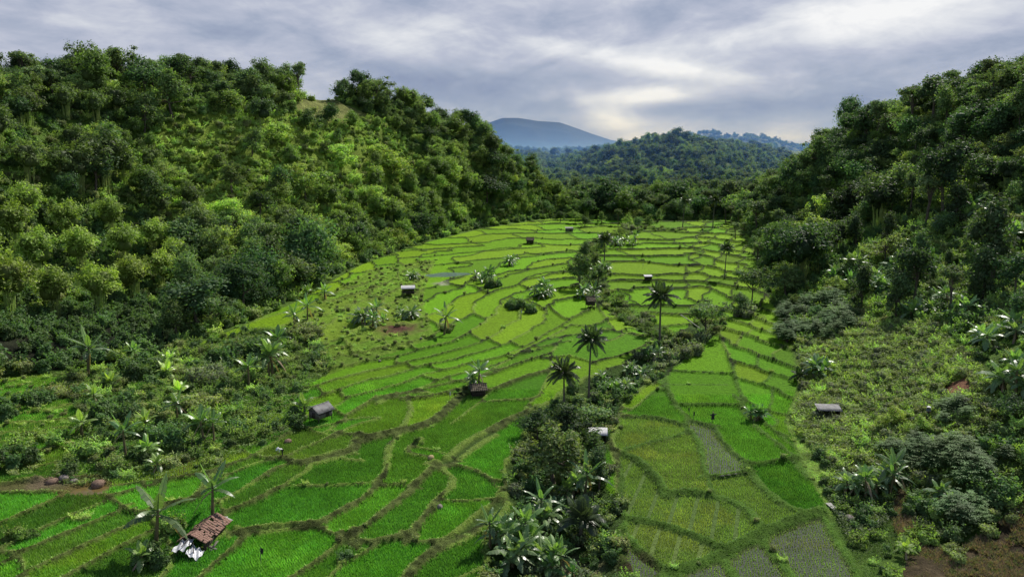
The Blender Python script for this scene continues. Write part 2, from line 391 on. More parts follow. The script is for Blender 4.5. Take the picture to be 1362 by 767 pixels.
ZR = np.where(infl & (weedy | rough_), ZR + (fbm(TX/2.2, TY/2.2, 57)-.5)*np.where(rough_, 1.3, .6), ZR)
# soften steps a little
for it in range(1):
    b = (np.roll(ZR, 1, 0)+np.roll(ZR, -1, 0)+np.roll(ZR, 1, 1)+np.roll(ZR, -1, 1)+2*ZR)/6
    ZR = np.where(okw | gul, b, ZR)
rin = sstep(0, 1.0, -bilin(fd, (TX-HX0)/HS, (TY-HY0)/HS)+.4)
ZR = ZR*rin + hillH(TX, TY)*(1-rin)
PONDS = []
for pp_, c_ in (([(562, 365), (590, 361), (622, 363), (630, 366), (600, 369.5), (572, 369)], (.16, .24, .20)), ([(88, 657), (100, 648), (128, 644), (150, 646), (146, 655), (118, 660)], (.15, .105, .04))):
    pr = rpoly(pp_); m_ = inpoly(TX, TY, pr); z_ = float(np.percentile(Fl[m_], 70))
    dd = np.where(m_, -1, 1)*segdist(TX, TY, pr, True)
    t_ = sstep(2.5, -.3, dd); ZR = ZR*(1-t_)+(z_+.12*(dd > 0)-.3*sstep(.2, -.8, dd))*t_
    PONDS.append((pr, z_, c_))
ZR = ZR.astype(np.float32)

def groundZ(x, y):
    x = np.asarray(x, float); y = np.asarray(y, float)
    z = hillH(x, y)
    ins = (x > RX0+1) & (x < rx[-1]-1) & (y > RY0+1) & (y < ry[-1]-1)
    if np.any(ins):
        zz = bilin(ZR, (x-RX0)/RS, (y-RY0)/RS)
        z = np.where(ins, zz, z)
    return z
def G(u, v):
    return pick([u], [v], groundZ)[0]
# ------------------------------------------------------------------ field styles and ground colours
BRIGHT, MID, YEL, YOUNG, FLOOD, MUD, DULL = range(7)
style = np.full(len(uu), -1)
def setstyle(u, v, st):
    p = gpx(u, v)
    i = int((p[0]-RX0)/RS); j = int((p[1]-RY0)/RS)
    if 0 <= i < len(rx) and 0 <= j < len(ry) and inv[j, i] > 0: style[inv[j, i]] = st
for u, v, st in [(850, 600, YOUNG), (830, 575, YOUNG), (895, 640, YOUNG), (840, 650, YOUNG), (930, 690, YOUNG), (890, 722, YOUNG), (990, 655, YOUNG), (952, 605, FLOOD), (1000, 590, BRIGHT), (1050, 640, MID), (1075, 725, FLOOD), (1000, 745, FLOOD),
                 (930, 500, BRIGHT), (930, 480, BRIGHT), (930, 460, BRIGHT), (920, 525, BRIGHT), (960, 535, BRIGHT), (860, 530, BRIGHT), (830, 540, BRIGHT), (505, 555, YEL), (480, 545, YEL), (570, 545, YEL), (560, 490, BRIGHT), (640, 570, BRIGHT), (660, 610, BRIGHT), (400, 660, MID), (440, 620, MID), (540, 640, MID), (340, 740, BRIGHT), (515, 748, BRIGHT), (600, 690, BRIGHT), (620, 645, MID),
                 (300, 620, MUD), (120, 650, MUD), (90, 670, DULL), (200, 640, DULL), (450, 600, MID), (340, 610, DULL), (740, 445, YEL), (630, 740, MID), (460, 585, DULL), (100, 720, MID), (60, 690, DULL), (60, 745, MID), (140, 745, DULL), (180, 720, DULL), (150, 690, DULL), (370, 600, MID), (400, 590, DULL), (310, 650, MID), (370, 625, DULL), (350, 640, DULL)]:
    setstyle(u, v, st)
cx_ = np.bincount(inv.ravel(), weights=TX.ravel())/cnt; cy_ = np.bincount(inv.ravel(), weights=TY.ravel())/cnt
hs = hash01(uu, uu*0+1, 12)
dflt = np.where(hs < .62, BRIGHT, np.where(hs < .76, MID, np.where(hs < .97, YEL, DULL)))
style = np.where(style < 0, dflt, style)
small_ = (cnt < 60) & (cy_ < 150); style[small_] = MID
pal = {BRIGHT: (.105, .295, .008), MID: (.082, .235, .009), YEL: (.150, .295, .010), YOUNG: (.185, .235, .06), FLOOD: (.16, .17, .08), MUD: (.17, .14, .05), DULL: (.105, .22, .014)}
PAL = np.array([pal[i] for i in range(7)])
cellc = PAL[style]*(0.85+.3*hash01(uu, uu*0+5, 3))[:, None]
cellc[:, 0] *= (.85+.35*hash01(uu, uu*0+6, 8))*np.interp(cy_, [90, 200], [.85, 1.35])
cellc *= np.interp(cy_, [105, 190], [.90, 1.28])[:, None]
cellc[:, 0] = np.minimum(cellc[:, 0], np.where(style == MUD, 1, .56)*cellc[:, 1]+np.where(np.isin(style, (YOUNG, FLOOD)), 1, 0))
CR = np.zeros(TX.shape+(3,), np.float32)
CR[:] = (.06, .11, .02)
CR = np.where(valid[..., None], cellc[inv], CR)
bn = fbm(TX/1.3, TY/1.3, 91)[..., None]; bn2 = vnoise(TX/.7, TY/.7, 92)[..., None]
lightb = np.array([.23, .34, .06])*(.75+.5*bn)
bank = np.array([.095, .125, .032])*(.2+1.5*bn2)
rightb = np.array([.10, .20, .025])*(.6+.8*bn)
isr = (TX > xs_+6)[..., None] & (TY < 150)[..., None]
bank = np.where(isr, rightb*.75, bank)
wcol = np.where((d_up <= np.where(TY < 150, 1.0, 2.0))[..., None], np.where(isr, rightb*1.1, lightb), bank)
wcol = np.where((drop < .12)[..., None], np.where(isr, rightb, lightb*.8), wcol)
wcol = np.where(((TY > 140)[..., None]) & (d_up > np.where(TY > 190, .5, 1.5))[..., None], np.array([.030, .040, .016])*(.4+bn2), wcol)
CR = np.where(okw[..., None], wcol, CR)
wd = np.array([.055, .10, .02])*(.45+1.2*bn)
CR = np.where((gul)[..., None], wd, CR)
CR = np.where((rough_)[..., None], CR*.5+np.array([.19, .25, .045])*.5*(.3+1.4*bn), CR)
CR = np.where((weedy)[..., None], CR*.22+np.array([.075, .115, .025])*(.35+1.2*bn), CR)
for u, v, r, c in [(240, 620, 3.2, (.16, .13, .05)), (120, 647, 3.5, (.15, .12, .04)), (530, 437, 5, (.14, .07, .05)), (490, 412, 3, (.2, .17, .1)), (752, 742, 3.4, (.30, .24, .15)), (735, 760, 2.5, (.3, .24, .15)), (845, 752, 2.5, (.05, .035, .02)), (586, 377, 2.6, (.42, .42, .30)), (70, 640, 2.5, (.2, .15, .1)), (1090, 585, 2.0, (.1, .09, .05))]:
    p = gpx(u, v)
    m = np.clip(1.3-np.hypot(TX-p[0], TY-p[1])/r+(bn[..., 0]-.5), 0, 1)[..., None]
    CR = CR*(1-m)+np.array(c)*m*(.7+.6*bn)
CR = CR.astype(np.float32)
# hill ground colours
LIGHTSLOPE = [(140, 225), (230, 160), (330, 140), (375, 150), (500, 150), (570, 220), (500, 300), (330, 330), (240, 300)]
GRASSFIELD = [(385, 134), (440, 130), (490, 152), (458, 168), (398, 156)]
RSCRUB = [(1050, 480), (1090, 440), (1150, 425), (1240, 430), (1300, 480), (1330, 540), (1250, 640), (1150, 640), (1080, 600), (1050, 560)]
REDSOIL = [(1250, 512), (1290, 498), (1300, 520), (1265, 527)]
DRYB = [(1190, 790), (1210, 735), (1188, 700), (1190, 650), (1205, 655), (1225, 715), (1270, 735), (1320, 700), (1362, 665), (1420, 640), (1500, 900), (1220, 900)]
RGRASS = [(985, 500), (1030, 500), (1075, 560), (1118, 620), (1128, 680), (1105, 690), (1060, 610), (1030, 570)]
HOLLOW_SHADE = [(-60, 425), (60, 418), (200, 398), (240, 425), (215, 468), (100, 489), (-60, 505)]
def hillcolor(x, y, z):
    u, v, d = project(np.stack([x, y, z], 1))
    n = fbm(x/7, y/7, 41)[:, None]; n2 = fbm(x/1.5, y/1.5, 42)[:, None]
    c = np.array([.09, .16, .025])*(.5+n)
    c = np.where(inpoly(u, v, HOLLOW_SHADE)[:, None], np.array([.022, .026, .014])*(.5+n2), c)  # shade under the bamboo, painted near-black into the ground colour
    c = np.where(inpoly(u, v, LIGHTSLOPE)[:, None], np.array([.19, .27, .035])*(.45+1.0*n), c)
    c = np.where(inpoly(u, v, GRASSFIELD)[:, None], np.array([.20, .22, .06])*(.7+.6*n), c)
    c = np.where(inpoly(u, v, RSCRUB)[:, None], np.array([.20, .28, .05])*(.45+n), c)
    c = np.where(inpoly(u, v, REDSOIL)[:, None], np.array([.24, .12, .07])*(.6+.8*n2), c)
    c = np.where(inpoly(u, v, DRYB)[:, None], np.array([.10, .075, .042])*(.3+1.1*n2), c)
    c = np.where(inpoly(u, v, RGRASS)[:, None], np.array([.20, .30, .055])*(.5+n2), c)
    c = np.where((y > 500)[:, None], np.array([.11, .17, .04])*(.4+1.1*n), c)
    return c*(.6+.8*n2)
# ------------------------------------------------------------------ node helpers and materials
def newmat(name):
    m = bpy.data.materials.new(name); m.use_nodes = True
    nt = m.node_tree; nt.nodes.clear()
    out = nt.nodes.new('ShaderNodeOutputMaterial')
    return m, nt, out
def nd(nt, typ, **kw):
    n = nt.nodes.new(typ)
    for k, v in kw.items():
        if k.startswith('i_'):
            key = k[2:]
            n.inputs[int(key) if key.isdigit() else key.replace('_', ' ')].default_value = v
        else: setattr(n, k, v)
    return n
def lk(nt, a, ao, b, bi): nt.links.new(a.outputs[ao], b.inputs[bi])

def ground_material():
    m, nt, out = newmat('ground_cover')
    at = nd(nt, 'ShaderNodeAttribute', attribute_name='col')
    tc = nd(nt, 'ShaderNodeTexCoord')
    n1 = nd(nt, 'ShaderNodeTexNoise', i_Scale=1.7, i_Detail=6.0, i_Roughness=.65)
    n2 = nd(nt, 'ShaderNodeTexNoise', i_Scale=7.0, i_Detail=4.0, i_Roughness=.7)
    lk(nt, tc, 'Object', n1, 'Vector'); lk(nt, tc, 'Object', n2, 'Vector')
    r1 = nd(nt, 'ShaderNodeMapRange', i_1=.3, i_2=.7, i_3=.62, i_4=1.38); lk(nt, n1, 'Fac', r1, 0)
    r2 = nd(nt, 'ShaderNodeMapRange', i_1=.3, i_2=.7, i_3=.7, i_4=1.3); lk(nt, n2, 'Fac', r2, 0)
    mu = nd(nt, 'ShaderNodeMath', operation='MULTIPLY'); lk(nt, r1, 0, mu, 0); lk(nt, r2, 0, mu, 1)
    mx = nd(nt, 'ShaderNodeVectorMath', operation='SCALE'); lk(nt, at, 'Color', mx, 0); lk(nt, mu, 0, mx, 'Scale')
    b = nd(nt, 'ShaderNodeBsdfPrincipled', i_Roughness=.8)
    b.inputs['Specular IOR Level'].default_value = .08
    lk(nt, mx, 0, b, 'Base Color')
    bm_ = nd(nt, 'ShaderNodeBump', i_Strength=.8, i_Distance=.35); lk(nt, mu, 0, bm_, 'Height'); lk(nt, bm_, 0, b, 'Normal')
    lk(nt, b, 0, out, 0)
    return m

def leaf_material(name, rough=.6, spec=.18, trans=.35, hue=.016, val=.36, gain=3.0, sat=.86):
    m, nt, out = newmat(name)
    at = nd(nt, 'ShaderNodeAttribute', attribute_name='col')
    oi = nd(nt, 'ShaderNodeObjectInfo')
    mh = nd(nt, 'ShaderNodeMapRange', i_3=.5-hue, i_4=.5+hue); lk(nt, oi, 'Random', mh, 0)
    w = nd(nt, 'ShaderNodeMath', operation='MULTIPLY', i_1=7.31); lk(nt, oi, 'Random', w, 0)
    fr = nd(nt, 'ShaderNodeMath', operation='FRACT'); lk(nt, w, 0, fr, 0)
    mv = nd(nt, 'ShaderNodeMapRange', i_3=1-val, i_4=1+val); lk(nt, fr, 0, mv, 0)
    h = nd(nt, 'ShaderNodeHueSaturation', i_Saturation=sat); lk(nt, mh, 0, h, 'Hue'); gv = nd(nt, 'ShaderNodeMath', operation='MULTIPLY', i_1=gain); lk(nt, mv, 0, gv, 0); lk(nt, gv, 0, h, 'Value'); lk(nt, at, 'Color', h, 'Color')
    b = nd(nt, 'ShaderNodeBsdfPrincipled', i_Roughness=rough); b.inputs['Specular IOR Level'].default_value = spec
    lk(nt, h, 0, b, 'Base Color')
    t = nd(nt, 'ShaderNodeBsdfTranslucent')
    tm = nd(nt, 'ShaderNodeVectorMath', operation='MULTIPLY'); lk(nt, h, 0, tm, 0); tm.inputs[1].default_value = (1.4, 1.6, .6)
    lk(nt, tm, 0, t, 'Color')
    mix = nd(nt, 'ShaderNodeMixShader', i_0=trans); lk(nt, b, 0, mix, 1); lk(nt, t, 0, mix, 2)
    lk(nt, mix, 0, out, 0)
    return m

def solid_material(name, col, rough=.8, scale=6.0, amp=.35, stretch=(1, 1, 1), metallic=0, bump=.3, spec=.3, col2=None):
    m, nt, out = newmat(name)
    tc = nd(nt, 'ShaderNodeTexCoord'); mp = nd(nt, 'ShaderNodeMapping'); mp.inputs['Scale'].default_value = stretch
    lk(nt, tc, 'Object', mp, 0)
    n = nd(nt, 'ShaderNodeTexNoise', i_Scale=scale, i_Detail=6.0, i_Roughness=.65); lk(nt, mp, 0, n, 'Vector')
    r = nd(nt, 'ShaderNodeValToRGB')
    c2 = col2 or tuple(c*(1+amp) for c in col)
    r.color_ramp.elements[0].position = .32; r.color_ramp.elements[0].color = tuple(c*(1-amp) for c in col)+(1,)
    r.color_ramp.elements[1].position = .68; r.color_ramp.elements[1].color = tuple(min(1, c) for c in c2)+(1,)
    lk(nt, n, 'Fac', r, 0)
    b = nd(nt, 'ShaderNodeBsdfPrincipled', i_Roughness=rough, i_Metallic=metallic); b.inputs['Specular IOR Level'].default_value = spec
    lk(nt, r, 0, b, 'Base Color')
    bm_ = nd(nt, 'ShaderNodeBump', i_Strength=bump, i_Distance=.05); lk(nt, n, 'Fac', bm_, 'Height'); lk(nt, bm_, 0, b, 'Normal')
    lk(nt, b, 0, out, 0)
    return m
M = {}
M['ground'] = ground_material()
M['leaf'] = leaf_material('tree_leaves')
M['bamboo'] = leaf_material('bamboo_leaves', rough=.55, spec=.2, trans=.4, hue=.012, val=.2, gain=2.6)
M['banana'] = leaf_material('banana_leaves', rough=.40, spec=.75, trans=.3, hue=.015, val=.22, gain=2.2)
M['palm'] = leaf_material('palm_fronds', rough=.38, spec=.5, trans=.25, hue=.015, val=.15, gain=1.5)
M['cassava'] = leaf_material('cassava_leaves', rough=.6, spec=.14, trans=.3, hue=.015, val=.25, gain=2.3)
M['rice'] = leaf_material('rice_leaves', rough=.55, spec=.2, trans=.35, hue=0, val=0, gain=1.4)
M['grass'] = leaf_material('grass_blades', rough=.6, spec=.15, trans=.3, hue=0, val=0, gain=1.35)
M['bark'] = solid_material('bark', (.11, .09, .07), .9, 5, .4, (1, 1, .3))
M['palmbark'] = solid_material('palm_bark', (.13, .115, .095), .9, 3, .35, (1, 1, 6))
M['bananastem'] = solid_material('banana_stem', (.13, .15, .06), .6, 4, .5, (1, 1, .4), col2=(.2, .15, .08))
M['oldwood'] = solid_material('weathered_wood', (.16, .145, .125), .85, 4, .45, (8, 8, .6))
M['darkwood'] = solid_material('dark_wood', (.05, .04, .032), .85, 4, .4, (8, 8, .6))
M['iron'] = solid_material('corrugated_iron', (.15, .14, .13), .75, 1.6, .45, metallic=.0, col2=(.27, .27, .27), spec=.5)
M['paleiron'] = solid_material('pale_roof_sheet', (.46, .46, .46), .55, 1.6, .2, metallic=.1, spec=.5)
M['thatch'] = solid_material('thatch', (.12, .10, .07), .95, 12, .45, (1, 1, 4))
M['tile'] = solid_material('clay_tiles', (.25, .12, .085), .9, 9, .45, col2=(.36, .23, .18))
M['tarp'] = solid_material('white_tarpaulin', (.55, .56, .58), .4, 3, .25, spec=.5)
M['rock'] = solid_material('rock', (.22, .19, .165), .85, 2.5, .45, bump=.7)
M['pinkrock'] = solid_material('reddish_earth_clod', (.20, .135, .10), .95, 4, .5, bump=1.0, spec=.1)
M['palerock'] = solid_material('wet_pale_rock', (.62, .60, .58), .25, 2.0, .25, spec=.6)
M['straw'] = solid_material('straw', (.38, .30, .15), .95, 14, .35, (1, 1, 3), bump=.8)
M['concrete'] = solid_material('concrete', (.36, .35, .33), .85, 5, .25)
M['white'] = solid_material('white_cloth', (.72, .72, .70), .8, 8, .1)
M['blackcloth'] = solid_material('dark_cloth', (.03, .03, .035), .85, 8, .3)
M['bluecloth'] = solid_material('blue_grey_cloth', (.12, .15, .2), .85, 8, .3)
M['skin'] = solid_material('skin', (.26, .14, .09), .55, 8, .1)
M['hair'] = solid_material('hair', (.02, .018, .016), .6, 20, .2)
M['bamboopole'] = solid_material('dry_bamboo', (.5, .47, .38), .55, 4, .2)

# ------------------------------------------------------------------ mesh builder
class MB:
    def __init__(s): s.v = []; s.f = []; s.c = []; s.m = []; s.n = 0
    def add(s, V, Fc, col, mat=0):
        V = np.asarray(V, np.float32).reshape(-1, 3); Fc = np.asarray(Fc, np.int64)
        col = np.broadcast_to(np.asarray(col, np.float32), (len(V), 3)) if np.ndim(col) < 2 else np.asarray(col, np.float32)
        s.v.append(V); s.c.append(col); s.f.append(Fc+s.n); s.m.append(np.full(len(Fc), mat)); s.n += len(V)
    def quads(s, Q, col, mat=0):
        Q = np.asarray(Q, np.float32); n, k = Q.shape[:2]
        if np.ndim(col) == 2: col = np.repeat(np.asarray(col), k, 0)
        s.add(Q.reshape(-1, 3), np.arange(n*k).reshape(n, k), col, mat)
    def tube(s, path, radii, sides=6, col=(.1, .1, .1), mat=0, cap=True):
        path = np.asarray(path, float); n = len(path)
        V = []
        for i in range(n):
            t = path[min(i+1, n-1)]-path[max(i-1, 0)]; t /= np.linalg.norm(t)+1e-9
            a = np.cross(t, (0, 0, 1.0));
            if np.linalg.norm(a) < 1e-2: a = np.cross(t, (1.0, 0, 0))
            a /= np.linalg.norm(a); b = np.cross(t, a)
            th = np.arange(sides)*2*math.pi/sides
            V.append(path[i]+radii[i]*(np.cos(th)[:, None]*a+np.sin(th)[:, None]*b))
        V = np.concatenate(V)
        Fc = [[i*sides+k, i*sides+(k+1) % sides, (i+1)*sides+(k+1) % sides, (i+1)*sides+k] for i in range(n-1) for k in range(sides)]
        s.add(V, Fc, col, mat)
        if cap:
            for e in (0, n-1):
                ring = V[e*sides:(e+1)*sides]
                s.add(np.vstack([ring, path[e:e+1]]), [[k, (k+1) % sides, sides] for k in range(sides)], col, mat)
    def box(s, c, size, rot=None, col=(.5, .5, .5), mat=0, bev=0.0):
        h = np.array(size)/2.0
        V = np.array([[x, y, z] for x in (-1, 1) for y in (-1, 1) for z in (-1, 1)], float)*h
        if rot is not None: V = V @ np.array(rot).T
        V = V+np.array(c)
        s.add(V, [[0, 1, 3, 2], [4, 6, 7, 5], [0, 4, 5, 1], [2, 3, 7, 6], [0, 2, 6, 4], [1, 5, 7, 3]], col, mat)
    def mesh(s, name, mats, smooth=False):
        me = bpy.data.meshes.new(name)
        V = np.concatenate(s.v); Cc = np.concatenate(s.c)
        me.vertices.add(len(V)); me.vertices.foreach_set('co', V.ravel())
        li = np.concatenate([f.ravel() for f in s.f]); lt = np.concatenate([np.full(len(f), f.shape[1]) for f in s.f])
        me.loops.add(len(li)); me.loops.foreach_set('vertex_index', li.astype(np.int32))
        me.polygons.add(len(lt)); me.polygons.foreach_set('loop_start', (np.cumsum(lt)-lt).astype(np.int32))
        me.polygons.foreach_set('material_index', np.concatenate(s.m).astype(np.int32))
        if smooth: me.polygons.foreach_set('use_smooth', np.ones(len(lt), bool))
        a = me.color_attributes.new('col', 'FLOAT_COLOR', 'POINT')
        a.data.foreach_set('color', np.hstack([Cc, np.ones((len(Cc), 1), np.float32)]).astype(np.float32).ravel())
        for m in mats: me.materials.append(m)
        me.update(calc_edges=True); me.validate()
        return me
def rotz(a): return np.array([[math.cos(a), -math.sin(a), 0], [math.sin(a), math.cos(a), 0], [0, 0, 1.0]])
def rotx(a): return np.array([[1, 0, 0], [0, math.cos(a), -math.sin(a)], [0, math.sin(a), math.cos(a)]])
def roty(a): return np.array([[math.cos(a), 0, math.sin(a)], [0, 1, 0], [-math.sin(a), 0, math.cos(a)]])
def link(name, me, parent=None, loc=None, rz=0, sc=1):
    o = bpy.data.objects.new(name, me); COL.objects.link(o)
    if parent is not None: o.parent = parent
    if loc is not None: o.location = loc
    if rz: o.rotation_euler = (0, 0, rz)
    if sc != 1: o.scale = (sc, sc, sc)
    return o
def tag(o, label, cat, group=None):
    o['label'] = label; o['category'] = cat
    if group: o['group'] = group
    return o
def thing(name, label, cat, loc, rz=0, sc=1, group=None):
    o = link(name, None, None, loc, rz, sc); o.empty_display_size = .2
    return tag(o, label, cat, group)
# ------------------------------------------------------------------ ground mesh
def grid_mesh(name, V, nu, nv, col):
    b = MB()
    i = np.arange(nv-1)[:, None]*nu+np.arange(nu-1)[None, :]
    Fc = np.stack([i, i+1, i+nu+1, i+nu], -1).reshape(-1, 4)
    b.add(V, Fc, col)
    return b.mesh(name, [M['ground']], True)
NU = 760
ug = np.linspace(-1.0, 1.0, NU); ug = ug*(.75+.35*ug*ug)
yv = [48.0]
while yv[-1] < 940: yv.append(yv[-1]+max(.24, min(yv[-1]*.0032, .52) if yv[-1] < 445 else yv[-1]*.008))
yv = np.array(yv)
UU, YY = np.meshgrid(ug, yv)
XX = UU*(YY+12)
VX, VY = XX.ravel(), YY.ravel()
VZ = groundZ(VX, VY)
pts = np.stack([VX, VY, VZ], 1)
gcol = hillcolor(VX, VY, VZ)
ins = (VX > RX0+1) & (VX < rx[-1]-1) & (VY > RY0+1) & (VY < ry[-1]-1)
fdv = floordist(VX, VY)
w = (ins*sstep(0.8, -0.8, fdv))[:, None]
rc = bilin(CR, (VX-RX0)/RS, (VY-RY0)/RS)
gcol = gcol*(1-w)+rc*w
outer = sstep(0, 6, fdv)
VZ = VZ + outer*((fbm(VX/3.5, VY/3.5, 61)-.5)*1.6)
pts[:, 2] = VZ
ground = link('ground', grid_mesh('ground', pts, NU, len(yv), gcol)); ground['kind'] = 'structure'
# ------------------------------------------------------------------ far hills
def far_strip(name, prof, Y0, depth, zlow, col, seed, amp, nu=260, nv=40, rough=1.0):
    us = np.array([p[0] for p in prof], float); P = at_depth(us, [p[1] for p in prof], Y0+depth)
    X = np.linspace(P[0, 0], P[-1, 0], nu)
    top = np.interp(X, P[:, 0], P[:, 2])
    T = np.linspace(0, 1, nv)
    s = T**1.1 if name == 'mountain' else np.sin(T*math.pi*.5)**1.2
    XX = np.repeat(X[None], nv, 0); YY = Y0+depth*T[:, None]+0*XX
    n = fbm(XX/amp/3, YY/amp/3, seed)-.5
    ZZ = zlow+(top[None]-zlow)*s[:, None] + n*amp*np.sin(T*math.pi)[:, None]*(1.6 if name == 'hill' else .9)
    back = np.stack([X, np.full(nu, Y0+depth*1.5), top-depth*.12], 1)
    V = np.concatenate([np.stack([XX, YY, ZZ], -1).reshape(-1, 3), back])
    cn = fbm(V[:, 0]/amp, V[:, 1]/amp, seed+3)[:, None]
    o = link(name, grid_mesh(name, V, nu, nv+1, np.array(col)*(.5+cn)))
    o['kind'] = 'structure'
    return X, T, XX, YY, ZZ
ridge_far = far_strip('hill', [(350, 205), (600, 204), (690, 206), (740, 204), (790, 200), (830, 197), (850, 192), (880, 191), (940, 193), (1000, 195), (1085, 196), (1200, 196), (1500, 200)], 950, 560, 25, (.06, .095, .045), 71, 45)
far_strip('mountain', [(100, 230), (450, 215), (560, 206), (610, 182), (640, 167), (668, 157), (690, 157), (715, 161), (745, 163), (768, 171), (790, 179), (815, 187), (850, 198), (1000, 215), (1300, 222)], 3200, 1500, 60, (.02, .035, .03), 72, 160)
# ------------------------------------------------------------------ light
AZ, EL = math.radians(35), math.radians(47)
sdir = Vector((math.sin(AZ)*math.cos(EL), math.cos(AZ)*math.cos(EL), math.sin(EL)))
sun = bpy.data.objects.new('sun', bpy.data.lights.new('sun', 'SUN')); COL.objects.link(sun)
sun.data.energy = 5.0; sun.data.angle = math.radians(.6); sun.data.color = (1, .95, .86)
sun.rotation_euler = sdir.to_track_quat('Z', 'Y').to_euler()
sun.location = (60, 80, 150)
world = bpy.data.worlds.new('World'); scene.world = world; world.use_nodes = True
nt = world.node_tree; nt.nodes.clear()
out = nd(nt, 'ShaderNodeOutputWorld')
sky = nd(nt, 'ShaderNodeTexSky', sky_type='NISHITA'); sky.sun_disc = False
sky.sun_elevation = EL; sky.sun_rotation = AZ
bg1 = nd(nt, 'ShaderNodeBackground', i_Strength=.05); lk(nt, sky, 0, bg1, 'Color')
tc = nd(nt, 'ShaderNodeTexCoord')
sep = nd(nt, 'ShaderNodeSeparateXYZ'); lk(nt, tc, 'Generated', sep, 0)
azn = nd(nt, 'ShaderNodeMath', operation='ARCTAN2'); lk(nt, sep, 'X', azn, 0); lk(nt, sep, 'Y', azn, 1)
eln = nd(nt, 'ShaderNodeMath', operation='ARCSINE'); lk(nt, sep, 'Z', eln, 0)
def M2(op, a, b=None, c=None):
    n = nd(nt, 'ShaderNodeMath', operation=op)
    for i, x in enumerate((a, b, c)):
        if x is None: continue
        if isinstance(x, (int, float)): n.inputs[i].default_value = x
        else: nt.links.new(x, n.inputs[i])
    return n.outputs[0]
az, el = azn.outputs[0], eln.outputs[0]
def noise(sx, sy, tilt, sc, det, off, rough=.55, dist=0.0):
    x = M2('MULTIPLY', az, sx); y = M2('MULTIPLY', M2('ADD', el, M2('MULTIPLY', az, tilt)), sy)
    cb = nd(nt, 'ShaderNodeCombineXYZ'); nt.links.new(x, cb.inputs[0]); nt.links.new(y, cb.inputs[1]); cb.inputs[2].default_value = off
    n = nd(nt, 'ShaderNodeTexNoise', i_Scale=sc, i_Detail=det, i_Roughness=rough, i_Distortion=dist)
    lk(nt, cb, 0, n, 'Vector'); return n.outputs['Fac']
def blob(a0, e0, ra, re, tilt=0.0):
    da = M2('DIVIDE', M2('SUBTRACT', az, a0), ra)
    de = M2('DIVIDE', M2('SUBTRACT', M2('SUBTRACT', el, e0), M2('MULTIPLY', M2('SUBTRACT', az, a0), tilt)), re)
    r2 = M2('ADD', M2('MULTIPLY', da, da), M2('MULTIPLY', de, de))
    return M2('EXPONENT', M2('MULTIPLY', r2, -1.0))
def A(u): return math.atan((u-PW/2)/F_PX)
def E(v): return math.atan((V_HOR-v)/F_PX)
nA = noise(3.2, 13, .10, 1.0, 7, 1.3, .56, .5)
nB = noise(6, 22, -.18, 1.0, 6, 4.1, .55, .3)
nC = noise(14, 30, .05, 1.0, 5, 8.7, .6, .4)
wsum = M2('ADD', M2('MULTIPLY', nA, .52), M2('ADD', M2('MULTIPLY', nB, .36), M2('MULTIPLY', nC, .30)))
# brighter openings in the cloud cover and the darker bank low in the middle
add = None
for (u, v, ru, rv, tl, amp) in [(1170, 45, 140, 34, .14, .21), (1060, 40, 70, 40, 0, .04), (790, 78, 200, 14, -.20, .10), (900, 102, 120, 10, -.12, .11), (855, 134, 75, 11, 0, .20), (810, 158, 42, 20, -.3, .19), (960, 70, 90, 16, 0, .07), (560, 65, 150, 20, -.22, .05),
                                (640, 120, 160, 30, -.1, -.13), (760, 20, 400, 30, 0, -.03), (1000, 150, 240, 17, 0, -.12), (1280, 90, 90, 20, .2, -.07), (960, 186, 130, 6, 0, .08), (100, 20, 250, 20, 0, .03)]:
    b = M2('MULTIPLY', blob(A(u), E(v), ru/F_PX, rv/F_PX, tl), amp*1.35)
    add = b if add is None else M2('ADD', add, b)
cl = M2('ADD', M2('ADD', wsum, add), -.09)
ramp = nd(nt, 'ShaderNodeValToRGB'); nt.links.new(cl, ramp.inputs[0])
cr = ramp.color_ramp
cr.elements[0].position = .30; cr.elements[0].color = (.26, .31, .46, 1)
cr.elements[1].position = .76; cr.elements[1].color = (.97, .97, .97, 1)
for p, c in [(.42, (.37, .425, .56, 1)), (.52, (.51, .545, .665, 1)), (.62, (.70, .725, .79, 1))]:
    e = cr.elements.new(p); e.color = c
# sky above the view dimmed and blued, added to deepen and cool shadows
dim = nd(nt, 'ShaderNodeMapRange', i_1=.22, i_2=.7, i_3=1.0, i_4=.36); nt.links.new(el, dim.inputs[0])
bg2 = nd(nt, 'ShaderNodeBackground'); zt = nd(nt, 'ShaderNodeMixRGB', blend_type='MULTIPLY'); zt.inputs[2].default_value = (.72, .95, 1.35, 1); zf = nd(nt, 'ShaderNodeMapRange', i_1=.25, i_2=.6, i_3=0., i_4=1.); nt.links.new(el, zf.inputs[0]); lk(nt, zf, 0, zt, 0); lk(nt, ramp, 0, zt, 1); lk(nt, zt, 0, bg2, 'Color'); nt.links.new(dim.outputs[0], bg2.inputs['Strength'])
mixw = nd(nt, 'ShaderNodeMixShader', i_0=.92); lk(nt, bg1, 0, mixw, 1); lk(nt, bg2, 0, mixw, 2); lk(nt, mixw, 0, out, 0)
world.cycles.sampling_method = 'MANUAL'; world.cycles.sample_map_resolution = 512
# ------------------------------------------------------------------ haze in the far valley
hb = MB(); hb.box((300, 1490, 5), (5000, 2020, 210))
haze = link('haze', None)
hm, hnt, hout = newmat('valley_haze')
hv = nd(hnt, 'ShaderNodeVolumeScatter', i_Density=.0010, i_Anisotropy=.0); hv.inputs['Color'].default_value = (.16, .36, .92, 1)
hnt.links.new(hv.outputs[0], hout.inputs['Volume'])
bpy.data.objects.remove(haze)
haze = link('haze', hb.mesh('haze', [hm])); haze['kind'] = 'stuff'
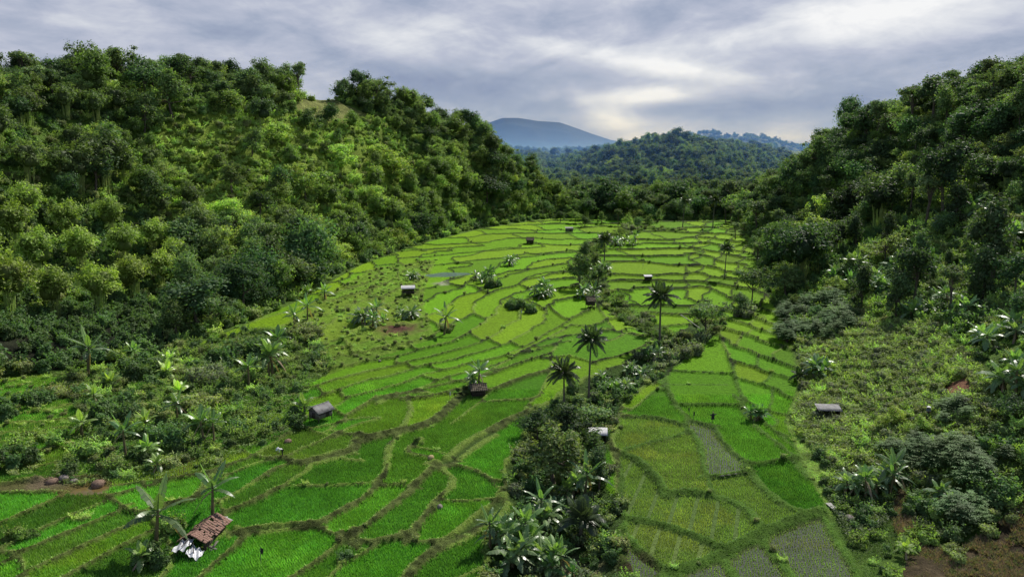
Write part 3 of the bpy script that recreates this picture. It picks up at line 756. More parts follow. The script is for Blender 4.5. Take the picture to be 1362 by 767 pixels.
# ------------------------------------------------------------------ render settings
scene.render.engine = 'CYCLES'
scene.view_settings.view_transform = 'Standard'; scene.view_settings.look = 'None'; scene.view_settings.exposure = 0
cy = scene.cycles
cy.max_bounces = 5; cy.diffuse_bounces = 2; cy.glossy_bounces = 2; cy.transmission_bounces = 3; cy.volume_bounces = 0; cy.transparent_max_bounces = 4
cy.sample_clamp_indirect = 4
cy.caustics_reflective = False; cy.caustics_refractive = False
try:
    cy.use_denoising = True; cy.denoiser = 'OPENIMAGEDENOISE'; cy.denoising_input_passes = 'RGB_ALBEDO_NORMAL'
except Exception: pass
# ================================================================== plants: shapes
def rdir(n, up=0.0):
    v = rng.normal(size=(n, 3)); v[:, 2] += up
    return v/np.linalg.norm(v, axis=1)[:, None]
def leaf_quads(c, nrm, size, asp=.6):
    """diamond leaves: centres c, normals nrm, half length size"""
    n = len(c)
    t = np.cross(nrm, rdir(n)); t /= np.linalg.norm(t, axis=1)[:, None]+1e-9
    b = np.cross(nrm, t)
    s = np.asarray(size).reshape(-1, 1)
    return np.stack([c-t*s, c-b*s*asp, c+t*s, c+b*s*asp], 1)
ICO = None
def ico(sub=1):
    import bmesh
    bm = bmesh.new(); bmesh.ops.create_icosphere(bm, subdivisions=sub, radius=1)
    V = np.array([v.co[:] for v in bm.verts]); Fc = np.array([[v.index for v in f.verts] for f in bm.faces]); bm.free()
    return V, Fc
ICOV, ICOF = ico(2)
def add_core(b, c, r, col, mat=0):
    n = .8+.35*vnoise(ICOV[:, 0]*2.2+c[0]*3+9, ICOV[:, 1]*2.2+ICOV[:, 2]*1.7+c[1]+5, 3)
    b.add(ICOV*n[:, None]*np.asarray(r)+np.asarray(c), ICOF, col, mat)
def crown(b, base, R, H, lobes, nleaf, leaf, col, shape='round', seed=0, mat=0, jitter=.35, asp=.6, lobe=.42, core=True):
    """leaf clumps spread through a crown whose underside is at base; R radius, H height"""
    r_ = np.random.default_rng(seed)
    cs = []
    for k in range(lobes):
        for _ in range(30):
            p = r_.uniform(-1, 1, 3)
            d = np.linalg.norm(p)
            if shape == 'round': ok = .45 < d < .95 and p[2] > -.75
            elif shape == 'flat': ok = d < .95 and p[2] > .0
            elif shape == 'cone': ok = np.hypot(p[0], p[1]) < (1-p[2])*.5+.1
            else: ok = d < .95
            if ok: break
        cs.append(p)
    cs = np.array(cs)
    rl = lobe*r_.uniform(.6, 1.25, lobes)
    cen = base+np.stack([cs[:, 0]*R*(1-lobe*.6), cs[:, 1]*R*(1-lobe*.6), H*.5+cs[:, 2]*H*.5*(1-lobe*.5)], 1)
    tone = r_.uniform(.72, 1.3, lobes)
    per = (rl**2/np.sum(rl**2)*nleaf).astype(int)+3
    for k in range(lobes):
        n = per[k]
        d = r_.normal(size=(n, 3)); d[:, 2] += .35; d /= np.linalg.norm(d, axis=1)[:, None]
        rad = rl[k]*r_.uniform(.78, 1.12, n)[:, None]
        rad = rad*(.82+.36*vnoise(d[:, 0]*2.4+k*7, d[:, 1]*2.4+d[:, 2]*2, seed))[:, None]
        P = cen[k]+d*rad*np.array([R, R, max(H*.62, R*.7)])
        nr = d*.9+r_.normal(size=(n, 3))*jitter+np.array([0, 0, .25]); nr /= np.linalg.norm(nr, axis=1)[:, None]
        q_ = leaf_quads(P, nr, leaf*r_.uniform(.6, 1.35, n), asp)
        cc = np.array(col)*tone[k]*r_.uniform(.7, 1.3, (n, 1))
        cc[:, 0] *= r_.uniform(.85, 1.25, n)
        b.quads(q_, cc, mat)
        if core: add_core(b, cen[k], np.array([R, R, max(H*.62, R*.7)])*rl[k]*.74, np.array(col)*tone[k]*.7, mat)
def trunk(b, H, r0, mat=1, limbs=5, spread=1.6, seed=0, col=(.1, .09, .07), lean=.25):
    r_ = np.random.default_rng(seed)
    p = np.array([[0, 0, -.5], [0, 0, 0], [r_.normal()*lean*.5, r_.normal()*lean*.5, H*.4], [r_.normal()*lean, r_.normal()*lean, H*.75], [r_.normal()*lean*1.5, r_.normal()*lean*1.5, H*1.15]])
    b.tube(p, [r0*1.35, r0*1.1, r0*.8, r0*.55, r0*.25], 7, col, mat)
    for k in range(limbs):
        a = k*2.4+r_.uniform(0, 1); s = r_.uniform(.35, .8)
        o = p[2]*(1-s)+p[3]*s
        e = o+np.array([math.cos(a)*spread, math.sin(a)*spread, H*.35*r_.uniform(.6, 1.2)])
        m = (o+e)/2+np.array([0, 0, -.15])
        b.tube([o, m, e], [r0*.45, r0*.32, r0*.12], 5, col, mat)
def wild_crown(b, H, R, sprays, nleaf, leaf, col, seed, th=.32, flat=.6, size=(.16, .42), spread=1.0, asp=.55, jit_=.55, mat=0):
    """irregular crown: leaf sprays of very different size at the ends of limbs, fuzzy at the rim"""
    r_ = np.random.default_rng(seed); tips = []
    n_l = max(4, sprays//3)
    for k in range(n_l):
        a = k*2.4+r_.uniform(-.5, .5); el_ = r_.uniform(.05, 1.45); ln = r_.uniform(.45, 1.0)
        d = np.array([math.cos(a)*math.cos(el_), math.sin(a)*math.cos(el_), math.sin(el_)*1.0])
        base = np.array([0, 0, H*th]); e = base+d*np.array([R*spread, R*spread, H*(1-th)*.9])*ln
        for q_ in range(r_.integers(2, 5)): tips.append(e+r_.normal(size=3)*R*.24*np.array([1, 1, .7]))
    tips = np.array(tips[:sprays]) if len(tips) > sprays else np.array(tips)
    rad = R*r_.uniform(size[0], size[1], len(tips))*np.where(r_.random(len(tips)) < .25, 1.35, 1)
    per = np.maximum(8, (rad**2/np.sum(rad**2)*nleaf)).astype(int)
    for k in range(len(tips)):
        n = per[k]; tone = r_.uniform(.68, 1.35)
        d = r_.normal(size=(n, 3)); d[:, 2] += .25; d /= np.linalg.norm(d, axis=1)[:, None]
        rr = rad[k]*np.clip(r_.normal(.92, .2, n), .35, 1.45)[:, None]
        rr = rr*(.62+.75*vnoise(d[:, 0]*2.1+k*5, d[:, 1]*2.1+d[:, 2]*1.6, seed+k))[:, None]
        P = tips[k]+d*rr*np.array([1.1, 1.1, flat*1.25])
        nr = d*.7+r_.normal(size=(n, 3))*jit_+np.array([0, 0, .3]); nr /= np.linalg.norm(nr, axis=1)[:, None]
        cc = np.array(col)*tone*r_.uniform(.65, 1.35, (n, 1)); cc[:, 0] *= r_.uniform(.8, 1.3, n)
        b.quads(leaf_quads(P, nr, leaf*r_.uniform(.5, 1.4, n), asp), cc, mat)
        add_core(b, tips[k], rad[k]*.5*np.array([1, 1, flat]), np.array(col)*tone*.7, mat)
    return tips
def tree_mesh(name, H, R, sprays, nleaf, leaf, col, seed, th=.32, **kw):
    b = MB(); tips = wild_crown(b, H, R, sprays, nleaf, leaf, col, seed, th, **kw)
    t = MB(); r_ = np.random.default_rng(seed); r0 = .14+.012*H
    top = np.array([r_.normal()*.3, r_.normal()*.3, H*.72])
    t.tube([[0, 0, -.6], [0, 0, 0], top*.5+np.array([.1, .1, 0]), top], [r0*1.4, r0, r0*.7, r0*.3], 7, (.1, .09, .07))
    for k in range(0, len(tips), 2):
        o = top*min(.9, .45+.4*(k/len(tips))); t.tube([o, (o+tips[k])/2+np.array([0, 0, -.1]), tips[k]], [r0*.4, r0*.25, r0*.08], 4, (.1, .09, .07))
    return b.mesh(name+'_crown', [M['leaf']]), t.mesh(name+'_trunk', [M['bark']])
SPECIES = {
 'round': dict(m=tree_mesh('round_tree', 8.5, 3.6, 26, 3000, .25, (.036, .070, .022), 1, size=(.2, .5), flat=.75), adj='mid green broad'),
 'dark': dict(m=tree_mesh('dark_tree', 9.5, 3.8, 30, 3200, .27, (.020, .041, .014), 2, size=(.2, .48), flat=.7), adj='dense dark green'),
 'tall': dict(m=tree_mesh('tall_tree', 13, 3.0, 32, 3000, .26, (.024, .048, .017), 3, th=.3, size=(.18, .5), flat=.9), adj='tall dark green'),
 'spread': dict(m=tree_mesh('spreading_tree', 8.0, 5.0, 30, 3000, .24, (.045, .072, .024), 4, th=.5, size=(.14, .34), flat=.4, spread=1.05), adj='wide spreading grey green'),
 'yellow': dict(m=tree_mesh('yellow_green_tree', 7.0, 3.6, 26, 2800, .24, (.098, .140, .018), 5, th=.22, size=(.2, .46), flat=.7), adj='bushy yellow green'),
 'feather': dict(m=tree_mesh('feathery_tree', 9.0, 3.5, 48, 3200, .21, (.050, .078, .022), 6, size=(.10, .28), flat=.6, jit_=.9), adj='loose feathery olive green'),
 'slim': dict(m=tree_mesh('slim_tree', 11.5, 1.7, 34, 2600, .23, (.030, .054, .018), 7, th=.06, size=(.3, .62), flat=1.3), adj='slim columnar dark green'),
 'thin': dict(m=tree_mesh('thin_tree', 11.0, 3.0, 20, 1500, .24, (.050, .074, .030), 8, th=.5, size=(.12, .32), flat=.5), adj='thin open grey green'),
 'bush': dict(m=tree_mesh('bush_tree', 4.6, 3.0, 26, 2600, .21, (.080, .125, .020), 9, th=.08, size=(.2, .5), flat=.7), adj='low bushy light green'),
 'mango': dict(m=tree_mesh('mango_tree', 8.8, 4.1, 22, 3200, .26, (.030, .064, .018), 12, size=(.24, .55), flat=.65, th=.25), adj='broad dark crowned'),
 'ragged': dict(m=tree_mesh('ragged_tree', 10.5, 3.6, 36, 2600, .25, (.046, .080, .020), 13, size=(.12, .4), flat=.8, th=.4, spread=1.15), adj='ragged mid green'),
 'acacia': dict(m=tree_mesh('acacia_tree', 8.2, 4.6, 40, 3000, .19, (.070, .105, .024), 14, size=(.10, .26), flat=.45, jit_=.9, th=.45), adj='flat layered light green'),
 'lime': dict(m=tree_mesh('lime_tree', 6.2, 3.9, 30, 3000, .22, (.105, .155, .022), 15, size=(.16, .44), flat=.6, th=.15), adj='rounded pale yellow green'),
}
# --- bamboo
def bamboo_mesh(seed, culms=26, H=10.0, col=(.095, .125, .018), leaf=.3, per=85):
    r_ = np.random.default_rng(seed); b = MB(); s = MB()
    for k in range(culms):
        a = r_.uniform(0, 2*math.pi); r0 = r_.uniform(0, 1.0); reach = r_.uniform(.8, 4.2); h = H*r_.uniform(.7, 1.05)*(1-.035*reach)
        t = np.linspace(0, 1, 12)
        rad = r0+reach*t**2.2*1.0; z = h*np.sin(np.minimum(t*1.15, 1.25)*math.pi/2)/1.0-.9*reach*np.maximum(0, t-.75)**1.3*1.6
        path = np.stack([np.cos(a)*rad, np.sin(a)*rad, z], 1)
        s.tube(path[:9], np.linspace(.06, .03, 9), 4, (.16, .19, .05), 0, False)
        tt = r_.uniform(.38, 1.0, per)**.8
        P = np.stack([np.interp(tt, t, path[:, i]) for i in range(3)], 1)
        w_ = .32+.55*np.sin(np.clip((tt-.3)/.7, 0, 1)*math.pi)[:, None]
        P = P+r_.normal(size=(per, 3))*w_*np.array([.8, .8, .7])
        nr = r_.normal(size=(per, 3))*.55+np.array([math.cos(a)*.5, math.sin(a)*.5, .75]); nr /= np.linalg.norm(nr, axis=1)[:, None]
        q_ = leaf_quads(P, nr, leaf*r_.uniform(.7, 1.5, per), .38)
        cc = np.array(col)*r_.uniform(.65, 1.3, (per, 1))*r_.uniform(.8, 1.2)
        b.quads(q_, cc)
    for k in range(9):
        a = k*2.4; rr = 1.1 if k < 6 else .3
        add_core(b, (math.cos(a)*rr*1.3, math.sin(a)*rr*1.3, H*(.52+.12*(k % 3))), (1.15, 1.15, 1.35), np.array(col)*.5)
    return b.mesh('bamboo_foliage', [M['bamboo']]), s.mesh('bamboo_culms', [M['bamboo']])
BAMBOO = {'gold': bamboo_mesh(21, 30, col=(.115, .160, .020), per=100), 'green': bamboo_mesh(22, col=(.070, .112, .016)), 'olive': bamboo_mesh(23, col=(.058, .088, .022)), 'dark': bamboo_mesh(24, 30, col=(.030, .056, .018))}
# --- banana
def banana_leaf(b, base, az, L, W, rise, droop, col, r_, mat=0, segs=9):
    t = np.linspace(0, 1, segs+1)
    h = L*(np.sin(rise)*t-droop*t**2.2); rad = L*np.cos(rise)*t*(1-.12*t)
    d = np.array([math.cos(az), math.sin(az), 0]); sd = np.array([-math.sin(az), math.cos(az), 0])
    mid = base+d*rad[:, None]+np.array([0, 0, 1.0])*h[:, None]
    w = W*np.clip(np.sin(np.clip((t-.08)/.92, 0, 1)**.7*math.pi), 0, 1)**.6
    w[:1] = .02
    twist = r_.normal()*.25
    for sgn in (-1, 1):
        for i in range(segs):
            if i == 0: continue
            f = .16*r_.random()
            sag = -.35-.25*r_.random()
            j0, j1 = r_.uniform(.72, 1.05, 2)
            e = lambda k, j: mid[k]+sd*sgn*w[k]*j+np.array([0, 0, (sag+sgn*twist)*w[k]*j])
            a0, a1 = mid[i], mid[i+1]
            b0 = e(i, j0)*(1-f)+e(i+1, j0)*f; b1 = e(i+1, j1)*(1-f*.5)+e(i, j1)*f*.5
            c = np.array(col)*r_.uniform(.85, 1.15)
            b.add([a0, b0, b1, a1] if sgn > 0 else [a0, a1, b1, b0], [[0, 1, 2, 3]], c, mat)
    b.tube(mid[[0, 1, 3, 6, 9]], [.045, .04, .03, .02, .008], 4, np.array(col)*1.25+.02, mat, False)
def banana_mesh(seed, H=2.6, n=11, L=2.4, col=(.065, .125, .022), up=.0):
    r_ = np.random.default_rng(seed); b = MB(); s = MB()
    lean = r_.normal(size=2)*.12
    s.tube([[0, 0, -.3], [0, 0, .3], [lean[0]*.5, lean[1]*.5, H*.5], [lean[0], lean[1], H]], [.17, .16, .12, .08], 7, (.13, .15, .06))
    top = np.array([lean[0], lean[1], H])
    for k in range(n):
        az = k*2.4+r_.uniform(-.3, .3); f = k/(n-1)
        rise = .3+.95*f+up+r_.normal()*.1
        droop = .62-.45*f+r_.uniform(-.1, .1)
        c = np.array(col)*(.8+.45*f)*r_.uniform(.85, 1.15)
        if f > .85: c = c*np.array([1.35, 1.3, .9])
        banana_leaf(b, top-np.array([0, 0, .35*(1-f)]), az, L*r_.uniform(.8, 1.1)*(.75+.25*math.sin(f*2.6+.5)), .33*r_.uniform(.85, 1.15), rise, droop, c, r_)
    for k in range(1):      # dry hanging leaves
        banana_leaf(b, top-np.array([0, 0, .4]), r_.uniform(0, 6.28), L*.8, .16, -.5, .75, (.14, .10, .05), r_)
    return b.mesh('banana_leaves', [M['banana']]), s.mesh('banana_stem', [M['bananastem']])
BANANA = [banana_mesh(31, 1.7, 11, 2.7), banana_mesh(32, 2.6, 11, 2.7), banana_mesh(33, 1.3, 10, 2.4, (.085, .155, .025)), banana_mesh(34, 1.2, 9, 2.1, (.06, .13, .025), .15), banana_mesh(35, 2.8, 9, 2.9, (.055, .105, .025)), banana_mesh(38, 1.5, 13, 2.7, (.07, .12, .035), -.28)]
BANANA_Y = [banana_mesh(36, 1.2, 10, 2.2, (.13, .20, .02)), banana_mesh(37, 1.6, 10, 2.4, (.11, .18, .022))]
# --- palms
def frond(b, base, az, L, rise, droop, col, r_, nl=28, ll=.75, mat=0, hang=.6):
    t = np.linspace(0, 1, 10)
    rad = L*(np.cos(rise)*t*(1-.15*t*t)); h = L*(np.sin(rise)*t-droop*t**2)
    d = np.array([math.cos(az), math.sin(az), 0]); sd = np.array([-math.sin(az), math.cos(az), 0])
    mid = base+d*rad[:, None]+np.array([0, 0, 1.])*h[:, None]
    b.tube(mid[::3], [.05, .035, .025, .01], 4, np.array(col)*1.2, mat, False)
    tt = np.linspace(.16, .99, nl); P = np.stack([np.interp(tt, t, mid[:, i]) for i in range(3)], 1)
    tg = np.gradient(P, axis=0); tg /= np.linalg.norm(tg, axis=1)[:, None]
    ln = ll*np.sin(np.clip(.25+tt*.8, 0, 1)*math.pi)**.5
    for sgn in (-1, 1):
        e = P+sd*sgn*ln[:, None]*.8+tg*ln[:, None]*.45+np.array([0, 0, -1.])*(hang*ln*r_.uniform(.7, 1.3, nl))[:, None]
        m_ = (P+e)/2+np.array([0, 0, .06])
        wv = tg*.085
        b.quads(np.stack([P-wv, m_-wv*1.1, e, m_+wv*1.1], 1) if sgn > 0 else np.stack([P-wv, m_+wv*1.1, e, m_-wv*1.1], 1), np.array(col)*r_.uniform(.75, 1.25, (nl, 1)), mat)
def palm_mesh(seed, H, n=30, L=3.6, col=(.045, .075, .02), bend=.8, upright=0., nuts=True, r0=.17, hang=.6, ll=.8):
    r_ = np.random.default_rng(seed); b = MB(); s = MB(); f_ = MB()
    t = np.linspace(0, 1, 12); a = r_.uniform(0, 6.28)
    path = np.stack([np.cos(a)*bend*t**2, np.sin(a)*bend*t**2, -.4+(H+.4)*t], 1)
    s.tube(path, r0*(1.25-.55*t)+.08*np.exp(-t*14), 8, (.13, .115, .095))
    top = path[-1]
    for k in range(n):
        f = k/(n-1)
        frond(b, top+np.array([0, 0, .1]), k*2.4+r_.uniform(-.2, .2), L*r_.uniform(.85, 1.1)*(.8+.2*math.sin(f*3.1)), -.25+1.45*f+upright+r_.normal()*.08, .62-.45*f, np.array(col)*(.75+.5*f), r_, hang=hang, ll=ll)
    for k in range(8):
        an = r_.uniform(0, 6.28)
        f_.add(ICOV*.14+top+np.array([math.cos(an)*.3, math.sin(an)*.3, -.25-.2*r_.random()]), ICOF, (.12, .11, .04))
    return b.mesh('palm_crown', [M['palm']]), s.mesh('palm_trunk', [M['palmbark']]), f_.mesh('coconuts', [M['leaf']])
# --- shrubs
def shrub_mesh(name, seed, R, H, lobes, nleaf, leaf, col, mat='leaf', **kw):
    b = MB(); crown(b, np.array([0, 0, -.15]), R, H, lobes, nleaf, leaf, col, 'full', seed, lobe=.5, **kw)
    r_ = np.random.default_rng(seed)
    for k in range(14):     # shoots that break the outline
        a = r_.uniform(0, 6.28); e = np.array([math.cos(a)*R*.9, math.sin(a)*R*.9, H*r_.uniform(.9, 1.35)])
        P = np.linspace(.45, 1, 7)[:, None]*e
        b.quads(leaf_quads(P+r_.normal(size=P.shape)*.08, rdir(7, .8), leaf*1.1), np.array(col)*1.25*np.ones((7, 3)))
    return b.mesh(name, [M[mat]])
def star_shrub(name, seed, R, H, n, leaf, col):
    """cassava: long-stalked leaves of five drooping fingers held level above thin stems"""
    r_ = np.random.default_rng(seed); b = MB(); s = MB()
    for k in range(9):
        a = r_.uniform(0, 6.28); e = np.array([math.cos(a)*R*.55, math.sin(a)*R*.55, H*.85])
        s.tube([[0, 0, -.2], e*.5+np.array([0, 0, .15]), e], [.03, .025, .015], 4, (.14, .12, .08))
    d = r_.normal(size=(n, 3)); d[:, 2] = np.abs(d[:, 2])+.15; d /= np.linalg.norm(d, axis=1)[:, None]
    P = d*np.array([R, R, H*.62])*(r_.uniform(.5, 1.15, (n, 1))*(.6+.8*vnoise(d[:, 0]*2.2+seed, d[:, 1]*2.2+d[:, 2]*2, seed))[:, None])+np.array([0, 0, H*.35])
    for i in range(n):
        cc = np.array(col)*r_.uniform(.7, 1.3); a0 = r_.uniform(0, 6.28); ls = leaf*r_.uniform(.7, 1.2)
        out_ = d[i]
        for k in range(5):
            an = a0+k*1.2566; dr = np.array([math.cos(an), math.sin(an), -.35]); sd = np.array([-math.sin(an), math.cos(an), 0])
            dr = dr+out_*.25
            b.add([P[i], P[i]+dr*ls*.55+sd*ls*.16, P[i]+dr*ls, P[i]+dr*ls*.55-sd*ls*.16], [[0, 1, 2, 3]], cc)
    add_core(b, (0, 0, H*.45), (R*.42, R*.42, H*.26), np.array(col)*.4)
    return b.mesh(name, [M['cassava']]), s.mesh(name+'_stems', [M['bark']])
SHRUB = {'dark': shrub_mesh('dark_shrub', 41, 1.3, 1.7, 8, 900, .15, (.032, .062, .016)), 'mid': shrub_mesh('green_shrub', 42, 1.3, 1.5, 8, 900, .15, (.066, .108, .015)),
         'light': shrub_mesh('light_shrub', 43, 1.5, 1.3, 8, 900, .16, (.10, .15, .022)), 'grey': shrub_mesh('grey_shrub', 44, 1.4, 1.7, 9, 900, .14, (.075, .095, .045)), 'olive': shrub_mesh('olive_shrub', 45, 1.4, 1.5, 8, 900, .14, (.085, .105, .03))}
CASSAVA = [star_shrub('cassava_foliage', 51, 1.25, 2.0, 170, .36, (.046, .092, .022)), star_shrub('cassava_foliage', 52, 1.5, 2.3, 200, .36, (.052, .100, .024)), star_shrub('cassava_foliage', 53, 1.1, 2.6, 150, .38, (.060, .100, .032))]
PALMS = [palm_mesh(61, 11.0, 30, 4.0), palm_mesh(62, 8.0, 32, 4.3, bend=.3), palm_mesh(63, 9.0, 28, 3.9, bend=1.0)]
SUGAR = palm_mesh(64, 2.6, 22, 4.2, (.055, .08, .035), .1, .38, False, .26, .35, .95)
FERN = palm_mesh(65, .8, 14, 2.4, (.045, .085, .02), .05, .2, False, .14, .35, .6)
# ================================================================== placing the plants
PROTO = {}
def put(name, label, cat, parts, P, rz, sc, group=None, tilt=0.0):
    """one thing: an Empty with its parts; parts = [(part name, mesh)]"""
    o = thing(name, label, cat, (float(P[0]), float(P[1]), float(P[2])), rz, sc, group)
    if tilt: o.rotation_euler = (random.uniform(-tilt, tilt), random.uniform(-tilt, tilt), rz)
    for pn, me in parts:
        c = link(pn, me, o); PROTO.setdefault(me.name, c)
    return o
def put_tree(kind, P, sc, label, group=None, name='tree'):
    cm, tm = SPECIES[kind]['m']
    o = put(name, label, 'tree', [('crown', cm), ('trunk', tm)], P, random.uniform(0, 6.28), sc, group)
    o.scale = (sc*random.uniform(.8, 1.3), sc*random.uniform(.8, 1.3), sc*random.uniform(.85, 1.2))
    return o
def put_bamboo(kind, P, sc, label, group=None):
    f_, c_ = BAMBOO[kind]
    return put('bamboo_clump', label, 'bamboo', [('foliage', f_), ('culms', c_)], P, random.uniform(0, 6.28), sc, group)
def put_banana(P, sc, label, group=None, m=None, yellow=False):
    l_, s_ = m or random.choice(BANANA_Y if yellow else BANANA)
    return put('banana_plant', label, 'banana plant', [('leaves', l_), ('stem', s_)], P, random.uniform(0, 6.28), sc, group, .08)
def put_palm(k, P, sc, label, rz=0.0, group=None):
    c_, t_, n_ = k
    o = put('coconut_palm' if k in PALMS else 'palm', label, 'palm', [('crown', c_), ('trunk', t_)], P, rz, sc, group)
    if k in PALMS: link('coconuts', n_, o.children[0])
    return o
def put_shrub(kind, P, sc, label, group=None):
    o = link('shrub', SHRUB[kind], None, (float(P[0]), float(P[1]), float(P[2])), random.uniform(0, 6.28), sc)
    PROTO.setdefault(SHRUB[kind].name, o)
    return tag(o, label, 'shrub', group)
def put_cassava(P, sc, label, group=None):
    l_, s_ = random.choice(CASSAVA)
    return put('cassava_shrub', label, 'cassava shrub', [('foliage', l_), ('stems', s_)], P, random.uniform(0, 6.28), sc, group)
def jit(P, r):
    a = random.uniform(0, 6.28); d = r*math.sqrt(random.random())
    x, y = P[0]+d*math.cos(a), P[1]+d*math.sin(a)
    return np.array([x, y, float(groundZ(np.array([x]), np.array([y]))[0])])

# ---- coconut palms
put_palm(PALMS[0], G(783, 533), 1.0, 'tallest coconut palm rising from the banana grove in mid valley', 2.6)
put_palm(PALMS[1], G(750, 553), .92, 'shorter coconut palm with black drooping fronds beside the round tree', .6)
put_palm(PALMS[2], G(877, 462), 1.25, 'coconut palm on a thin stem above the pale leaved thicket', 1.0)
put_palm(PALMS[1], G(804, 350), 1.05, 'coconut palm at the far bend of the wooded stream', 4.0)
for u, v, s, l in [(908, 303, 1.15, 'lone far coconut palm standing in the last terrace strip'), (948, 303, 1.2, 'far coconut palm beside the pale trees at the valley end'), (964, 368, .8, 'small ragged palm standing alone among the stepped terraces under the shaded slope')]:
    put_palm(PALMS[0], G(u, v), s, l, random.uniform(0, 6))
put_palm(SUGAR, G(772, 722), 1.0, 'sugar palm with upright grey fronds beside the bare earth bank', .4)
put_palm(FERN, G(1062, 505), 1.0, 'low tree fern at the foot of the cassava slope', .4)
# ---- banana groves: (centre px, radius m, count, scale, label, group, yellow)
GROVES = [
 ((690, 738), 3.2, 20, 1.0, 'silvery banana plant in the thick clump beside the bare earth bank', 'banana plants of the clump by the earth bank', 0),
 ((725, 695), 2.2, 7, 1.0, 'banana plant under the round dark tree by the stream', 'banana plants under the round tree', 0),
 ((765, 665), 1.8, 4, 1.2, 'banana plant between the round tree and the olive paddies', 'banana plants by the olive paddies', 0),
 ((745, 768), 1.8, 5, 1.0, 'low banana plant at the bottom of the earth bank', 'low banana plants below the bank', 0),
 ((633, 521), 1.3, 3, 1.1, 'banana plant over the dark thatched hut in the bright fields', 'banana plants over the thatched hut', 0),
 ((815, 520), 3.0, 8, .85, 'dark banana plant in the grove under the tallest coconut palm', 'banana plants under the tallest palm', 0),
 ((845, 503), 2.6, 7, .8, 'banana plant along the stream beside the light green paddy', 'banana plants along the light paddy', 0),
 ((872, 482), 2.2, 5, .85, 'banana plant at the foot of the thin stemmed palm', 'banana plants at the thin stemmed palm', 0),
 ((648, 375), 4.0, 7, 1.15, 'banana plant on the shrubby island near the small pond', 'banana plants on the island by the pond', 0),
 ((722, 394), 4.0, 9, 1.15, 'banana plant on the long shrubby island in mid terraces', 'banana plants on the long island', 0),
 ((675, 352), 2.5, 3, 1.1, 'banana plant on the tiny island behind the pond', 'banana plants on the tiny island', 0),
 ((552, 372), 2.6, 4, 1.0, 'banana plant beside the dark hut with pale roof', 'banana plants by the pale roofed hut', 0),
 ((490, 432), 4.0, 8, 1.1, 'banana plant in the grove around the reddish soil patch', 'banana plants round the red soil', 0),
 ((535, 422), 3.5, 5, .95, 'banana plant just above the reddish soil patch', 'banana plants above the red soil', 0),
 ((780, 395), 2.6, 4, 1.1, 'banana plant at the foot of the grey tree by the stilt hut', 'banana plants by the stilt hut', 0),
 ((800, 365), 3.0, 6, 1.1, 'banana plant along the far wooded stream', 'banana plants along the far stream', 0),
 ((835, 325), 5.0, 8, 1.1, 'small banana plant near the last bend of the wooded stream', 'banana plants at the last bend', 0),
 ((1006, 558), .9, 5, .85, 'upright young banana plant in the tuft on the path edge', 'banana tuft on the path', 3),
 ((1085, 500), 1.8, 5, 1.25, 'banana plant below the pale cassava patch', 'banana plants below the cassava', 0),
 ((1130, 372), 5.5, 9, 1.45, 'banana plant in the row above the pale cassava patch', 'banana plants above the cassava', 0),
 ((1180, 378), 5.5, 9, 1.4, 'banana plant in the sunlit row across the shaded hillside', 'banana plants in the sunlit row', 0),
 ((1215, 350), 5.0, 7, 1.5, 'banana plant higher on the shaded hillside above the sunlit row', 'banana plants above the sunlit row', 0),
 ((1240, 418), 4.0, 8, 1.3, 'banana plant at the top edge of the green scrub slope', 'banana plants over the scrub', 0),
 ((1285, 425), 1.5, 2, 1.7, 'large green banana plant beside the clipped looking round bush', 'banana plants by the round bush', 0),
 ((1275, 300), 4.5, 6, 1.6, 'banana plant with white glinting leaves beside the tall columnar tree', 'banana plants by the columnar tree', 0),
 ((1345, 330), 3.5, 6, 1.5, 'banana plant with glinting leaves on the dark slope edge', 'banana plants on the dark edge', 0),
 ((1345, 520), 2.6, 7, 1.2, 'banana plant in the dark thicket above the brown dry slope', 'banana plants in the dark thicket', 0),
 ((1330, 455), 3.0, 6, 1.25, 'banana plant in the shade over the red soil scar', 'banana plants over the red scar', 0),
 ((1262, 622), .9, 3, .85, 'upright bright banana plant among the cassava bushes', 'upright banana plants in the cassava', 3),
 ((1172, 655), 1.8, 6, 1.0, 'banana plant beside the plank bridge', 'banana plants by the plank bridge', 0),
 ((1138, 660), 1.4, 4, .95, 'banana plant just behind the end of the bund path', 'banana plants at the path end', 0),
 ((1248, 668), 1.2, 3, .8, 'banana plant between the cassava bushes and the dry slope', 'banana plants near the dry slope', 0),
 ((920, 285), 5, 4, 1.1, 'far banana plant at the end of the terraces', 'far banana plants', 0),
]
for (u, v), r, n, s, lab_, grp, mode in GROVES:
    P0 = G(u, v)
    for k in range(n):
        put_banana(jit(P0, r), s*1.18*random.uniform(.75, 1.15), lab_, grp, BANANA[3] if mode == 3 else (BANANA[5] if random.random() < .45 else None))
